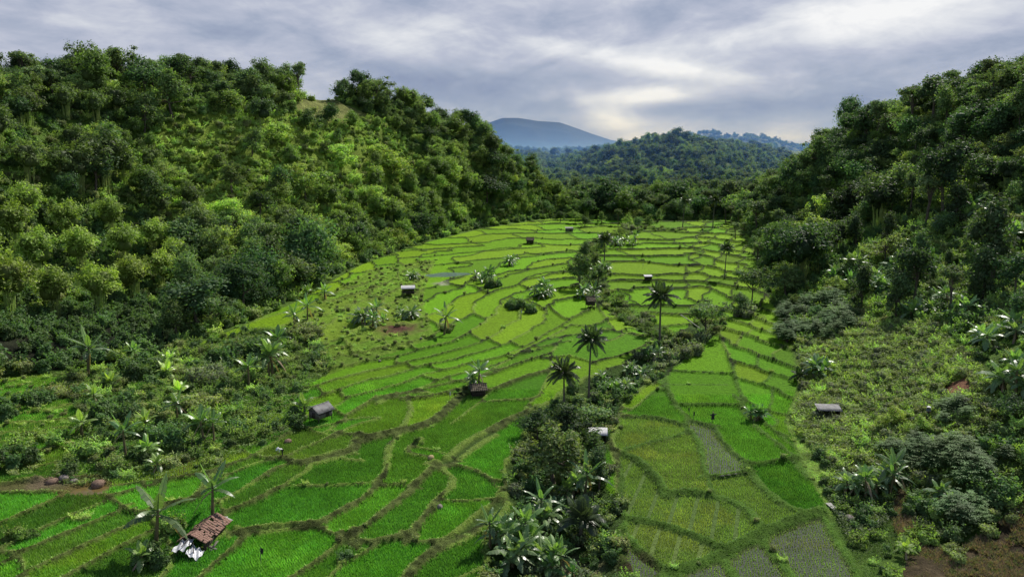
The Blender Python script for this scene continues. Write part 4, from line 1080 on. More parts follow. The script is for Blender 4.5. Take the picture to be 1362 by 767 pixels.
SOLO = [(117, 500, 1.35, 0, 'big broad leaved banana plant at the dark foot of the bamboo slope'), (150, 516, .95, 1, 'bright yellow green banana plant in front of the dark hollow'), (126, 540, .9, 1, 'small yellow green banana plant at the end of the thin bund'),
        (109, 580, 1.0, 1, 'banana plant with light leaves at the edge of the weedy terraces'), (180, 478, .9, 1, 'yellow green banana plant highest on the weedy bank'), (224, 505, 1.15, 1, 'tallest yellow green banana plant in the middle of the weedy bank'), (237, 532, 1.1, 1, 'yellow green banana plant leaning in front of the grey bush'),
        (224, 486, .9, 1, 'yellow green banana plant behind the tallest one'), (195, 572, 1.0, 1, 'banana plant with outstretched light leaves in the dark weeds'), (236, 562, .8, 0, 'slender banana plant in the dark weeds below the grey bush'), (167, 605, .9, 0, 'banana plant with drooping leaves over the muddy pool'), (200, 612, .9, 1, 'banana plant with bright top above the muddy pool'),
        (210, 628, .75, 0, 'lowest banana plant at the muddy field edge'), (272, 592, 1.0, 0, 'grey green banana plant near the brown field corner'), (285, 588, .8, 0, 'second banana plant near the brown field corner'), (331, 514, 1.0, 0, 'short banana plant at the terrace corner near the twin stems'),
        (357, 502, 1.2, 0, 'banana plant with twin bare stems, nearer one'), (363, 500, 1.3, 0, 'banana plant with twin bare stems, taller one'), (371, 476, 1.1, 0, 'banana plant standing behind the twin stemmed pair'), (405, 556, 1.1, 0, 'banana plant overhanging the grey plank hut'),
        (409, 428, 1.0, 0, 'banana plant with one raised pale leaf below the dark trees'), (392, 440, 1.0, 0, 'banana plant with flat pale leaves below the dark trees'), (432, 396, 1.1, 0, 'small banana plant at the edge of the forest shade'), (408, 395, 1.0, 0, 'small banana plant deep in the forest shade edge'),
        (591, 445, 1.1, 0, 'lone banana plant on the grassy bank below the red soil'), (207, 735, 1.25, 0, 'big dark banana plant leaning over the ruined tile hut'), (283, 694, 1.05, 0, 'pale banana plant behind the top of the tile hut'), (1205, 742, .6, 1, 'small yellow banana sprout on the dry brown slope'), (188, 755, .8, 0, 'low banana plant in front of the ruined hut shade')]
for u, v, s, y, lab_ in SOLO:
    m = None
    if 'tile hut' in lab_ or 'big broad' in lab_: m = BANANA[4]
    if 'twin' in lab_: m = BANANA[1]
    put_banana(G(u, v), s*1.35, lab_, None, m, bool(y))
# ---- single trees in the valley
for kind, u, v, s, l in [('feather', 738, 652, 1.15, 'broad round fine leaved tree standing by the stream among paddies'), ('dark', 752, 600, .72, 'dark tree close behind the round tree'), ('spread', 775, 585, .72, 'grey green tree under the two coconut palms'), ('slim', 797, 652, .5, 'small dark tree on a thin stem beside the olive paddies'), ('feather', 790, 612, .55, 'small tree next to the grey sheet roof'),
                         ('dark', 715, 585, .45, 'bushy dark tree at the bright paddy corner'), ('feather', 772, 384, 1.05, 'tall grey green tree near the dark stilt hut'), ('spread', 938, 447, .85, 'flat topped tree at the tip of the bright paddy'), ('feather', 757, 625, .7, 'slender grey tree between the round tree and the banana clump'), ('round', 795, 380, .7, 'small tree between the stilt hut and the stream'),
                         ('spread', 1000, 402, .9, 'pale thin tree at the edge of the stepped terraces'), ('round', 985, 415, .6, 'low round tree on the stepped terraces'), ('slim', 1137, 335, .9, 'pale narrow vine covered tree on the shaded slope'), ('slim', 1318, 385, 1.45, 'tallest columnar tree on the shaded slope'), ('slim', 1290, 345, .75, 'short columnar tree beside the tallest columnar one'), ('round', 1305, 420, .42, 'clipped looking round bush tree on the shaded slope'),
                         ('round', 1252, 390, .35, 'small olive round bush tree above the scrub'), ('tall', 1350, 400, .7, 'dark tree at the edge of the shaded slope'), ('tall', 1358, 440, .5, 'dark leafy tree hanging over the red soil scar'), ('dark', 1345, 560, .36, 'dark tree above the dry brown slope'), ('yellow', 1190, 565, .38, 'yellow green bush tree in the scrub above the cassava'), ('yellow', 1225, 575, .34, 'yellow green bush tree near the hatted figure')]:
    put_tree(kind, G(u, v), s, l)
for (k_, u, v, sc_) in [('acacia', 765, 297, .8), ('round', 778, 301, .6), ('feather', 800, 296, .7), ('thin', 822, 300, .7), ('bush', 835, 297, .8), ('mango', 848, 303, .6), ('bush', 862, 298, .8), ('round', 745, 296, .7), ('ragged', 875, 295, .6)]:
    put_tree(k_, G(u, v), sc_, '%s tree in the loose row closing the terraces' % SPECIES[k_]['adj'], '%s trees closing the terraces' % SPECIES[k_]['adj'])
for (k_, u, v, sc_) in [('thin', 972, 300, .9), ('thin', 982, 305, 1.0), ('acacia', 990, 312, .8), ('thin', 978, 318, .8), ('feather', 998, 322, .8), ('thin', 965, 296, .9), ('ragged', 1003, 340, .7), ('thin', 1008, 352, .7)]:
    put_tree(k_, G(u, v), sc_, '%s tree in the pale stand under the shaded hill' % SPECIES[k_]['adj'], '%s trees of the pale stand' % SPECIES[k_]['adj'])
for (k_, u, v, sc_) in [('bush', 835, 425, .55), ('acacia', 862, 446, .5), ('bush', 808, 408, .55), ('feather', 790, 362, .7), ('round', 778, 345, .7), ('bush', 800, 335, .8), ('acacia', 823, 322, .8), ('bush', 885, 448, .5)]:
    put_tree(k_, G(u, v), sc_, '%s tree in the stream thicket between the terraces' % SPECIES[k_]['adj'], '%s trees of the stream thicket' % SPECIES[k_]['adj'])
# ---- bamboo
gold = 'golden green bamboo clumps over the dark hollow'
for u, v, s in [(15, 420, 1.15), (75, 425, 1.1), (135, 420, 1.1), (180, 400, 1.05), (215, 385, .95), (50, 375, 1.15), (110, 365, 1.1), (165, 355, 1.05), (-25, 380, 1.2), (20, 335, 1.1), (90, 325, 1.05), (150, 315, 1.0), (205, 340, .95), (235, 360, .85), (-60, 430, 1.1), (40, 300, 1.0), (245, 320, .8)]:
    put_bamboo('gold', G(u, v), s, 'golden green bamboo clump arching over the dark hollow', gold)
for u, v, s in [(40, 245, 1.1), (85, 250, 1.1), (125, 245, 1.05), (165, 245, 1.0), (200, 235, .9), (100, 215, 1.0), (150, 210, .95), (0, 200, 1.1), (40, 170, 1.1), (90, 160, 1.05), (130, 165, 1.0), (215, 290, .6)]:
    put_bamboo('olive', G(u, v), s, 'olive brown bamboo clump high above the golden bamboo', 'olive bamboo clumps above the golden ones')
for u, v, s in [(1062, 385, 1.75), (1042, 360, 1.5), (1085, 365, 1.4), (1110, 345, 1.1), (1028, 345, 1.2)]:
    put_bamboo('dark', G(u, v), s, 'huge dark bamboo clump at the corner of the stepped terraces', 'dark bamboo at the terrace corner')
for u, v, s in [(450, 325, 1.1), (480, 330, 1.15), (520, 300, 1.1), (500, 260, 1.0), (560, 285, 1.0), (600, 275, 1.0), (440, 285, 1.0), (475, 345, .9), (420, 350, 1.1), (620, 262, 1.1), (660, 270, 1.05), (545, 262, 1.05), (580, 240, 1.05), (500, 232, .9), (640, 292, .9), (690, 280, 1.0)]:
    put_bamboo('green', G(u, v), s, 'bright green bamboo clump on the sunlit hillside beside the far terraces', 'green bamboo clumps beside the far terraces')
put_bamboo('dark', G(780, 292), 1.1, 'dark bamboo clump at the upper end of the terraces')
# ---- cassava and pale shrubs
for (u, v), r, n, s, l, g in [((1075, 420), 7, 22, 1.45, 'pale cassava shrub in the silvery patch beside the dark bamboo', 'cassava beside the dark bamboo'), ((1105, 440), 7, 16, 1.3, 'pale cassava shrub on the upper scrub slope', 'cassava on the upper scrub'), ((1060, 450), 4, 10, 1.3, 'pale cassava shrub at the edge of the last terraces', 'cassava at the last terraces'),
                              ((1235, 610), 3.0, 12, 1.0, 'cassava bush around the upright banana plants', 'cassava round the upright bananas'), ((1300, 625), 3.0, 12, 1.05, 'cassava bush at the shadow edge near the dry slope', 'cassava near the dry slope'), ((1285, 690), 2.2, 9, 1.0, 'blue green cassava bush overhanging the dry brown slope', 'cassava over the dry slope'), ((1195, 600), 2.5, 5, .7, 'small cassava bush in the lower scrub', 'cassava in the lower scrub'),
                              ((1255, 560), 3, 6, .8, 'cassava bush near the hatted figure', 'cassava near the figure')]:
    P0 = G(u, v)
    for k in range(n): put_cassava(jit(P0, r), s*random.uniform(.75, 1.2), l, g)
for (u, v), r, n, k_, s, l, g in [((905, 478), 2.2, 5, 'grey', 1.25, 'grey leaved shrub of the pale thicket under the thin palm', 'pale thicket'), ((918, 470), 2.0, 4, 'grey', 1.2, 'grey leaved shrub at the tip of the bright paddy', 'thicket at the paddy tip'), ((940, 452), 1.8, 3, 'grey', 1.2, 'dull shrub under the flat topped tree', 'shrubs under the flat tree'),
                               ((690, 412), 4, 7, 'dark', 1.2, 'dark shrub on the long island of mid terraces', 'dark shrubs on the long island'), ((655, 380), 3.5, 5, 'dark', 1.2, 'dark shrub on the island near the pond', 'dark shrubs by the pond'), ((850, 430), 3.5, 6, 'grey', 1.1, 'grey shrub along the stream below the yellow paddies', 'grey shrubs along the stream'), ((815, 405), 3, 6, 'mid', 1.1, 'green shrub along the stream beside the long paddies', 'green shrubs along the stream'),
                               ((990, 422), 2, 4, 'grey', 1.2, 'grey bush on the stepped terraces', 'grey bushes on the steps'), ((600, 440), 2, 3, 'olive', .8, 'olive bush at the lone banana plant', 'olive bushes at the lone banana'), ((270, 505), 3, 8, 'grey', 1.35, 'grey bush in the weedy bank behind the yellow bananas', 'grey bushes of the weedy bank'), ((262, 540), 3, 7, 'olive', 1.3, 'brownish grey bush in the middle of the weeds', 'brownish bushes of the weeds'),
                               ((160, 555), 3.2, 8, 'dark', 1.35, 'dark bush in the weedy terraces', 'dark bushes of the weeds'), ((230, 585), 3.2, 9, 'dark', 1.2, 'dark bush over the muddy pool', 'dark bushes over the pool'), ((300, 560), 4, 9, 'mid', 1.2, 'green bush beside the brown field corner', 'green bushes by the brown field'), ((395, 560), 1.5, 4, 'dark', 1.0, 'dark bush in the shade of the plank hut', 'dark bushes at the plank hut'),
                               ((210, 745), 1.6, 5, 'dark', .9, 'dark bush in the shade beside the ruined tile hut', 'dark bushes at the tile hut'), ((240, 700), 1.2, 3, 'mid', .9, 'green bush behind the ruined tile hut', 'green bushes behind the tile hut'), ((100, 690), 1.5, 3, 'light', .6, 'light weedy bush on the dull paddies', 'weedy bushes on the dull paddies'), ((25, 715), 1.2, 3, 'mid', .7, 'bushy weed at the edge of the dull paddies', 'weeds at the edge'),
                               ((710, 640), 2.0, 4, 'dark', 1.0, 'dark shrub between the round tree and bright paddy', 'shrubs by the bright paddy'), ((790, 690), 1.4, 4, 'mid', .9, 'green shrub at the wall of the olive paddies', 'shrubs at the olive paddies'), ((800, 730), 1.2, 3, 'light', .7, 'light green shrub on the gully edge', 'light shrubs on the gully'), ((455, 745), .8, 3, 'dark', .55, 'dark weedy shrub on the bank between bright paddies', 'weeds between the bright paddies'),
                               ((25, 545), 4, 9, 'dark', 1.2, 'dark bush on the weedy ledges at the edge of the valley', 'dark bushes of the weedy ledges'), ((50, 595), 3, 8, 'mid', 1.1, 'green bush on the weedy ledges above the rock pile', 'green bushes above the rock pile'), ((15, 615), 2.5, 7, 'dark', 1.0, 'dark bush low on the weedy ledges', 'dark bushes low on the ledges'), ((75, 530), 3, 8, 'olive', 1.1, 'olive bush beside the big broad leaved banana plant', 'olive bushes by the big banana'), ((320, 478), 5, 12, 'dark', 1.5, 'dark shrub at the upper edge of the weedy bank', 'dark shrubs of the upper weedy bank'), ((200, 495), 4, 9, 'dark', 1.4, 'dark shrub behind the yellow green bananas', 'dark shrubs behind the yellow bananas'), ((410, 450), 4, 8, 'olive', 1.3, 'olive shrub between the twin stemmed bananas and the red soil', 'olive shrubs near the red soil'), ((1225, 680), 1.6, 5, 'dark', .9, 'dark bush beside the bare dry slope', 'bushes beside the dry slope'), ((1215, 725), 2.0, 5, 'mid', .7, 'green bush at the lower edge of the dry slope', 'green bushes low on the dry slope'), ((1270, 745), 1.8, 4, 'olive', .6, 'low olive bush in the dead brush', 'olive bushes in the dead brush'), ((1310, 660), 2.2, 6, 'dark', 1.0, 'dark bush behind the overhanging cassava', 'bushes behind the cassava'), ((1345, 615), 2.2, 6, 'mid', 1.0, 'green bush over the dry slope edge', 'green bushes at the slope edge'), ((1150, 690), 1.2, 3, 'dark', .7, 'dark bush over the pale rock', 'bushes over the pale rock'), ((1320, 700), 2, 3, 'olive', .7, 'olive bush on the dry brown slope', 'olive bushes on the dry slope'), ((1330, 590), 2, 5, 'dark', 1.0, 'dark bush in the deep shade', 'bushes in the deep shade'), ((840, 310), 5, 5, 'grey', 1.4, 'far shrub at the end of the stream', 'far stream shrubs'),
                               ((560, 590), .6, 2, 'mid', .4, 'weed tuft bush on the high terrace bank', 'weed bushes on the high bank'), ((760, 700), 2.0, 6, 'dark', 1.0, 'dark shrub deep in the stream thicket', 'stream thicket shrubs'), ((745, 735), 1.5, 3, 'dark', .8, 'dark shrub under the banana clump', 'shrubs under the clump')]:
    P0 = G(u, v)
    for k in range(n): put_shrub(k_, jit(P0, r), s*random.uniform(.75, 1.15), l, g)
# ---- the forest of the two hillsides
RIDL = [(a, b) for a, b, c in ridgeL]; RIDR = [(a, b) for a, b, c in ridgeR]
gx, gy = np.meshgrid(np.arange(-235, 260, 4.7), np.arange(62, 920, 4.7))
fx = gx.ravel()+rng.uniform(-2.1, 2.1, gx.size); fy = gy.ravel()+rng.uniform(-2.1, 2.1, gx.size)
k = (floordist(fx, fy) > 3.0) & (np.abs(fx) < .95*fy+20)
fx, fy = fx[k], fy[k]; fz = groundZ(fx, fy)
fu, fv, fdep = project(np.stack([fx, fy, fz], 1))
BAMB = [(-80, 290), (60, 275), (150, 270), (250, 310), (240, 380), (215, 425), (-80, 445)]
BAMB2 = [(-30, 150), (140, 145), (215, 225), (200, 255), (-30, 260)]
RMIX = [(1080, 330), (1180, 300), (1362, 270), (1450, 280), (1450, 420), (1300, 480), (1240, 430), (1150, 425), (1090, 440), (1050, 480), (1045, 420)]
rnd = rng.random(len(fx))
keep = np.ones(len(fx), bool)
keep &= ~(inpoly(fu, fv, LIGHTSLOPE) & (rnd > .2))
keep &= ~(inpoly(fu, fv, BAMB)) & ~(inpoly(fu, fv, BAMB2) & (rnd > .25))
keep &= ~inpoly(fu, fv, GRASSFIELD) & ~inpoly(fu, fv, RSCRUB) & ~inpoly(fu, fv, DRYB) & ~inpoly(fu, fv, REDSOIL)
keep &= ~(inpoly(fu, fv, RMIX) & (rnd > .22))
keep &= ~((fy < 140) & (fx > 0)) & ~inpoly(fu, fv, HOLLOW_SHADE)
keep &= ~((fy < 150) & (fx < 0) & (floordist(fx, fy) < 10) & (rnd > .5))
keep &= (fy < 480) | (rnd > np.interp(fy, [480, 900], [.15, .55]))
fx, fy, fz, fu, fv, fdep, rnd = [a[keep] for a in (fx, fy, fz, fu, fv, fdep, rnd)]
# is the tree top in sight of the lens (terrain only)?
vis = np.ones(len(fx), bool)
for s in np.linspace(.25, .985, 40):
    vis &= CAM_Z+(fz+7-CAM_Z)*s > groundZ(fx*s, fy*s)-1
inframe = (fu > -15) & (fu < PW+15) & (fv > 0) & (fv < PH+60)
near_ok = (fdep > 40)
kinds = list(SPECIES)
def choose(i):
    u, v, y = fu[i], fv[i], fy[i]
    if u < 760 and y < 480:
        if inpoly(np.array([u]), np.array([v]), LIGHTSLOPE)[0]: return random.choice(['yellow', 'bush', 'bush', 'feather', 'round'])
        if u > 430 and v > 190: return random.choice(['yellow', 'yellow', 'round', 'bush', 'dark', 'feather', 'thin'])
        if v < np.interp(u, [0, 450, 640], [150, 170, 200]): return random.choice(['round', 'dark', 'spread', 'feather', 'thin', 'tall', 'bush', 'spread'])
        if v > 380: return random.choice(['dark', 'dark', 'round', 'spread', 'tall'])
        return random.choice(['dark', 'round', 'feather', 'bush', 'yellow', 'spread', 'thin', 'tall'])
    if y >= 480: return random.choice(['round', 'feather', 'spread', 'dark', 'thin', 'tall'])
    if inpoly(np.array([u]), np.array([v]), RMIX)[0]: return random.choice(['slim', 'tall', 'feather', 'round', 'thin'])
    return random.choice(['dark', 'round', 'thin', 'tall', 'feather', 'spread', 'dark', 'bush'])
SWAP = {'round': 'ragged', 'dark': 'mango', 'spread': 'acacia', 'yellow': 'lime', 'feather': 'acacia', 'bush': 'lime', 'tall': 'ragged'}
fk = [choose(i) for i in range(len(fx))]
fk = [SWAP[a] if a in SWAP and random.random() < .45 else a for a in fk]
fs = (.42+.95*rng.random(len(fx))**1.7)*np.where(fy > 480, 1.0, 1)*np.where((fx > 0) & (fy < 200), .8, 1.0)
fs = fs*np.where(rnd < .08, 1.35, 1)
def where(i):
    u, v, y = fu[i], fv[i], fy[i]
    if y >= 480: return 'on the low hill closing the valley'
    fdd = float(floordist(fx[i], fy[i]))
    if fx[i] < 40 and u < 770:
        if v < np.interp(u, [a for a, b in RIDL], [b for a, b in RIDL])+42: return 'on the skyline of the sunlit hill' if u < 440 else 'on the descending ridge of the sunlit hill'
        if fdd < 16: return 'at the foot of the sunlit hill behind the weedy bank' if u < 420 else 'at the foot of the sunlit hill along the terraces'
        if inpoly(np.array([u]), np.array([v]), LIGHTSLOPE)[0]: return 'on the pale green clearing of the sunlit hill'
        if u < 260: return 'on the slope above the bamboo'
        return 'on the middle slope of the sunlit hill' if u < 500 else 'on the lower spur of the sunlit hill'
    if v < np.interp(u, [a for a, b in RIDR[::-1]], [b for a, b in RIDR[::-1]])+42: return 'on the skyline of the shaded hill'
    if fdd < 16: return 'at the foot of the shaded hill beside the stepped terraces'
    if y < 200: return 'on the near shaded slope above the scrub'
    return 'on the upper slope of the shaded hill'
for i in range(len(fx)):
    if fy[i] < 480 and random.random() < (.24 if fx[i] < 40 else .10): fk[i] = 'bamboo'
size = fs/fdep*np.where(vis & inframe & near_ok, 1, 0)
order = np.argsort(-size)
chosen = [i for i in order if size[i] > 0][:250]
chosen_set = set(chosen)
for i in chosen:
    w_ = where(i)
    if fk[i] == 'bamboo':
        put_bamboo(random.choice(['green', 'dark', 'olive']) if fx[i] < 40 else 'dark', (fx[i], fy[i], fz[i]-.2), float(fs[i])*.95, 'bamboo clump among the trees '+w_, 'bamboo clumps '+w_)
        continue
    a_ = SPECIES[fk[i]]['adj']
    put_tree(fk[i], (fx[i], fy[i], fz[i]-.2), float(fs[i]), '%s tree %s' % (a_, w_), '%s trees %s' % (a_, w_))

def scatter(name, P, rz, sc, idx, meshes):
    """one object that carries many copies of a few plants"""
    me = bpy.data.meshes.new(name); P = np.asarray(P, np.float32)
    me.vertices.add(len(P)); me.vertices.foreach_set('co', P.ravel())
    for nme, arr, typ in (('rz', rz, 'FLOAT'), ('sc', sc, 'FLOAT'), ('idx', idx, 'INT')):
        a = me.attributes.new(nme, typ, 'POINT'); a.data.foreach_set('value', np.asarray(arr, np.float32 if typ == 'FLOAT' else np.int32))
    o = link(name, me); o['kind'] = 'stuff'
    ng = bpy.data.node_groups.new(name+'_nodes', 'GeometryNodeTree')
    ng.interface.new_socket('Geometry', in_out='INPUT', socket_type='NodeSocketGeometry'); ng.interface.new_socket('Geometry', in_out='OUTPUT', socket_type='NodeSocketGeometry')
    gi = ng.nodes.new('NodeGroupInput'); go = ng.nodes.new('NodeGroupOutput')
    jn = ng.nodes.new('GeometryNodeJoinGeometry')
    def att(n, t):
        x = ng.nodes.new('GeometryNodeInputNamedAttribute'); x.data_type = t; x.inputs['Name'].default_value = n; return x.outputs['Attribute']
    ix = att('idx', 'INT')
    for k_, m_ in enumerate(meshes):
        oi = ng.nodes.new('GeometryNodeObjectInfo'); oi.transform_space = 'ORIGINAL'; oi.inputs['Object'].default_value = PROTO[m_.name]; oi.inputs['As Instance'].default_value = True
        cmp_ = ng.nodes.new('FunctionNodeCompare'); cmp_.data_type = 'INT'; cmp_.operation = 'EQUAL'
        ng.links.new(ix, cmp_.inputs[2]); cmp_.inputs[3].default_value = k_
        ip = ng.nodes.new('GeometryNodeInstanceOnPoints')
        ng.links.new(gi.outputs[0], ip.inputs['Points']); ng.links.new(cmp_.outputs[0], ip.inputs['Selection']); ng.links.new(oi.outputs['Geometry'], ip.inputs['Instance'])
        cb = ng.nodes.new('ShaderNodeCombineXYZ'); ng.links.new(att('rz', 'FLOAT'), cb.inputs[2])
        e2r = ng.nodes.new('FunctionNodeEulerToRotation'); ng.links.new(cb.outputs[0], e2r.inputs[0]); ng.links.new(e2r.outputs[0], ip.inputs['Rotation'])
        ng.links.new(att('sc', 'FLOAT'), ip.inputs['Scale'])
        ng.links.new(ip.outputs[0], jn.inputs[0])
    ng.links.new(jn.outputs[0], go.inputs[0])
    md = o.modifiers.new('scatter', 'NODES'); md.node_group = ng
    return o
rest = np.array([i for i in range(len(fx)) if i not in chosen_set])
kidx = {k_: n for n, k_ in enumerate(kinds)}; kidx['bamboo'] = len(kinds)
scatter('forest', np.stack([fx[rest], fy[rest], fz[rest]-.2], 1), rng.uniform(0, 6.28, len(rest)), fs[rest], [kidx[fk[i]] for i in rest], [SPECIES[k_]['m'][0] for k_ in kinds]+[BAMBOO['green'][0]])
# far ridge
X, T, XXr, YYr, ZZr = ridge_far
n = 5200
ti = rng.integers(3, len(T), n); xi = rng.integers(0, len(X), n)
tx = XXr[ti, xi]+rng.uniform(-8, 8, n); tyy = YYr[ti, xi]+rng.uniform(-8, 8, n)
scatter('far_woods', np.stack([tx, tyy, ZZr[ti, xi]-2.5], 1), rng.uniform(0, 6.28, n), rng.uniform(.7, 1.35, n), rng.integers(0, 4, n), [SPECIES[k_]['m'][0] for k_ in ('round', 'dark', 'spread', 'feather')])
# ---- undergrowth on the hills, along the stream and on the weedy bank
gx, gy = np.meshgrid(np.arange(-235, 260, 2.3), np.arange(56, 470, 2.3))
ux = gx.ravel()+rng.uniform(-1.1, 1.1, gx.size); uy = gy.ravel()+rng.uniform(-1.1, 1.1, gx.size)
k = (floordist(ux, uy) > .8) & (np.abs(ux) < .9*uy+15)
ux, uy = ux[k], uy[k]; uz = groundZ(ux, uy); uu_, uv_, _d = project(np.stack([ux, uy, uz], 1))
rr_ = rng.random(len(ux))
kk = np.where(inpoly(uu_, uv_, LIGHTSLOPE), np.where(rr_ < .62, 2, np.where(rr_ < .9, 1, 4)), np.where(inpoly(uu_, uv_, RSCRUB), np.where(rr_ < .5, 2, np.where(rr_ < .8, 4, 3)), np.where(rr_ < .45, 0, np.where(rr_ < .8, 1, np.where(rr_ < .9, 4, 2)))))
dens = np.where(inpoly(uu_, uv_, GRASSFIELD), .06, np.where(inpoly(uu_, uv_, DRYB), .10, np.where(inpoly(uu_, uv_, REDSOIL), .1, np.where(inpoly(uu_, uv_, HOLLOW_SHADE), .75, .95))))
k = rng.random(len(ux)) < dens
kk = np.where(inpoly(uu_, uv_, HOLLOW_SHADE), 0, kk)
lowside = inpoly(uu_, uv_, RSCRUB) | ((ux > 0) & (uy < 130))
us = rng.uniform(.6, 1.5, len(ux))*np.where(lowside, .62, 1)
gx, gy = np.meshgrid(np.arange(25, 110, 1.15), np.arange(70, 190, 1.15))
ax_ = gx.ravel()+rng.uniform(-.6, .6, gx.size); ay_ = gy.ravel()+rng.uniform(-.6, .6, gx.size); az_ = groundZ(ax_, ay_)
au, av, _d = project(np.stack([ax_, ay_, az_], 1))
q_ = (floordist(ax_, ay_) > .8) & (inpoly(au, av, RSCRUB) | (inpoly(au, av, RMIX) & (rng.random(len(ax_)) < .5))) & (fbm(ax_/4, ay_/4, 33) > .40) & ~inpoly(au, av, REDSOIL)
ax_, ay_, az_ = ax_[q_], ay_[q_], az_[q_]
UP = [np.stack([ux[k], uy[k], uz[k]-.1], 1)]; US = [us[k]]; UI = [kk[k]]
UP.append(np.stack([ax_, ay_, az_-.25], 1)); US.append(rng.uniform(.4, .85, len(ax_))); UI.append(rng.choice([1, 2, 2, 2, 3, 4, 4], len(ax_)))
# floor: stream, weeds, rough meadow, the foot of banks
gx, gy = np.meshgrid(np.arange(-110, 135, 1.25), np.arange(62, 440, 1.25))
sx_ = gx.ravel()+rng.uniform(-.6, .6, gx.size); sy_ = gy.ravel()+rng.uniform(-.6, .6, gx.size)
ri = np.clip(((sx_-RX0)/RS).astype(int), 0, len(rx)-1); rj = np.clip(((sy_-RY0)/RS).astype(int), 0, len(ry)-1)
g_ = gul[rj, ri]; w_ = weedy[rj, ri]; ro_ = rough_[rj, ri]; b_ = okw[rj, ri]
p_ = rng.random(len(sx_))
su, sv, _d = project(np.stack([sx_, sy_, groundZ(sx_, sy_)], 1))
bare = inpoly(su, sv, [(715, 767), (725, 720), (765, 715), (775, 767)])
sel = (g_ & (p_ < np.interp(sy_, [150, 190], [.45, .28])) & ~bare) | (w_ & (p_ < .5)) | (ro_ & (p_ < .22)) | (b_ & (p_ < np.where(sy_ > 150, .10, .05)))
sx_, sy_, p_, g_, w_, b_, ro_ = sx_[sel], sy_[sel], rng.random(sel.sum()), g_[sel], w_[sel], b_[sel], ro_[sel]
UP.append(np.stack([sx_, sy_, groundZ(sx_, sy_)-.08], 1))
US.append(np.where(g_, rng.uniform(.4, .95, len(sx_)), np.where(w_, rng.uniform(.3, 1.0, len(sx_))**1.2, np.where(ro_, rng.uniform(.25, .55, len(sx_)), rng.uniform(.18, .42, len(sx_))))))
UI.append(np.where(g_, np.where(p_ < np.interp(sy_, [150, 190], [.5, .1]), 0, np.where(p_ < .6, 1, np.where(p_ < .8, 3, 4))), np.where(w_, np.where(p_ < .38, 1, np.where(p_ < .7, 0, np.where(p_ < .82, 2, 4))), np.where(p_ < .5, 4, 2))))
UP, US, UI = np.concatenate(UP), np.concatenate(US), np.concatenate(UI)
scatter('undergrowth', UP, rng.uniform(0, 6.28, len(UP)), US, UI, [SHRUB[k_] for k_ in ('dark', 'mid', 'light', 'grey', 'olive')])
# ---- rice and grass blades
def blades(name, P, hgt, spread, nb, col, mat, width=.035, r_=rng):
    n = len(P); b = MB()
    for k_ in range(nb):
        a = r_.uniform(0, 6.28, n); L = hgt*r_.uniform(.65, 1.2, n); s_ = spread*r_.uniform(.3, 1.1, n)
        base = P+np.stack([np.cos(a)*.03, np.sin(a)*.03, 0*a-.02], 1)
        d_ = np.stack([np.cos(a)*s_, np.sin(a)*s_, L], 1)
        sd = np.stack([-np.sin(a), np.cos(a), 0*a], 1)*(width*r_.uniform(.7, 1.4, n))[:, None]
        T_ = np.stack([base-sd, base+sd, base+d_], 1)
        cc = np.asarray(col)*r_.uniform(.75, 1.25, (n, 1))
        b.quads(T_, cc)
    o = link(name, b.mesh(name, [M[mat]])); o['kind'] = 'stuff'
    return o
st = style[inv]; nearm = valid & infl & (TY < 150)
pp = []; pc = []; ph = []
strip_cells = set()
for u, v in [(930, 690), (890, 722), (960, 700), (1000, 700)]:
    p = gpx(u, v); strip_cells.add(int(inv[int((p[1]-RY0)/RS), int((p[0]-RX0)/RS)]))
def rice_pts(sp_row, sp_in, y0, y1, styles, gap=0, stripes=None):
    for li in np.unique(inv[nearm & np.isin(st, styles) & (TY >= y0) & (TY < y1)]):
        if stripes is not None and (int(li) in strip_cells) != stripes: continue
        m = (inv == li)
        j_, i_ = np.where(m)
        x0, x1, ya, yb = rx[i_.min()], rx[i_.max()], ry[j_.min()], ry[j_.max()]
        c0 = np.array([(x0+x1)/2, (ya+yb)/2]); hd = math.hypot(x1-x0, yb-ya)/2+.5
        an = hash01(uu[li:li+1], uu[li:li+1]*0+9, 2)[0]*.7-.1
        if x0 > 8: an = -.33+.25*an*(gap == 0)
        a_, b2 = np.meshgrid(np.arange(-hd, hd, sp_in), np.arange(-hd, hd, sp_row))
        ridx = np.round((b2+hd)/sp_row).astype(int)
        cidx = np.round((a_+hd)/sp_in).astype(int)
        kp = np.ones(a_.shape, bool)
        if gap: kp &= (cidx % gap) > 1
        a_ = a_[kp]+rng.normal(size=kp.sum())*sp_in*.12; b2 = b2[kp]+rng.normal(size=kp.sum())*sp_row*.10
        x = c0[0]+a_*math.cos(an)-b2*math.sin(an); y = c0[1]+a_*math.sin(an)+b2*math.cos(an)
        i2 = ((x-RX0)/RS+.5).astype(int); j2 = ((y-RY0)/RS+.5).astype(int)
        ok = (i2 >= 0) & (i2 < len(rx)) & (j2 >= 0) & (j2 < len(ry)); x, y, i2, j2 = x[ok], y[ok], i2[ok], j2[ok]
        ok = (inv[j2, i2] == li) & (y >= y0) & (y < y1) & (x > -.72*y-4) & (x < .72*y+4)
        x, y = x[ok], y[ok]
        if len(x) == 0: continue
        pp.append(np.stack([x, y, groundZ(x, y)], 1)); s_ = style[li]
        c_ = cellc[li]*(1.25 if s_ in (YOUNG, FLOOD) else 1.05)
        if s_ in (YOUNG, FLOOD): c_ = np.array([.150, .250, .030])
        n_v = (.62+.76*fbm(x/3.5, y/3.5, 15))*(.8+.4*vnoise(x/.9, y/.9, 16)); yl = sstep(.5, .75, fbm(x/6, y/6, 17))
        pc.append(c_*n_v[:, None]*(1+yl[:, None]*np.array([.45, .08, .2]))); ph.append(np.full(len(x), .30 if s_ in (YOUNG, FLOOD) else .34))
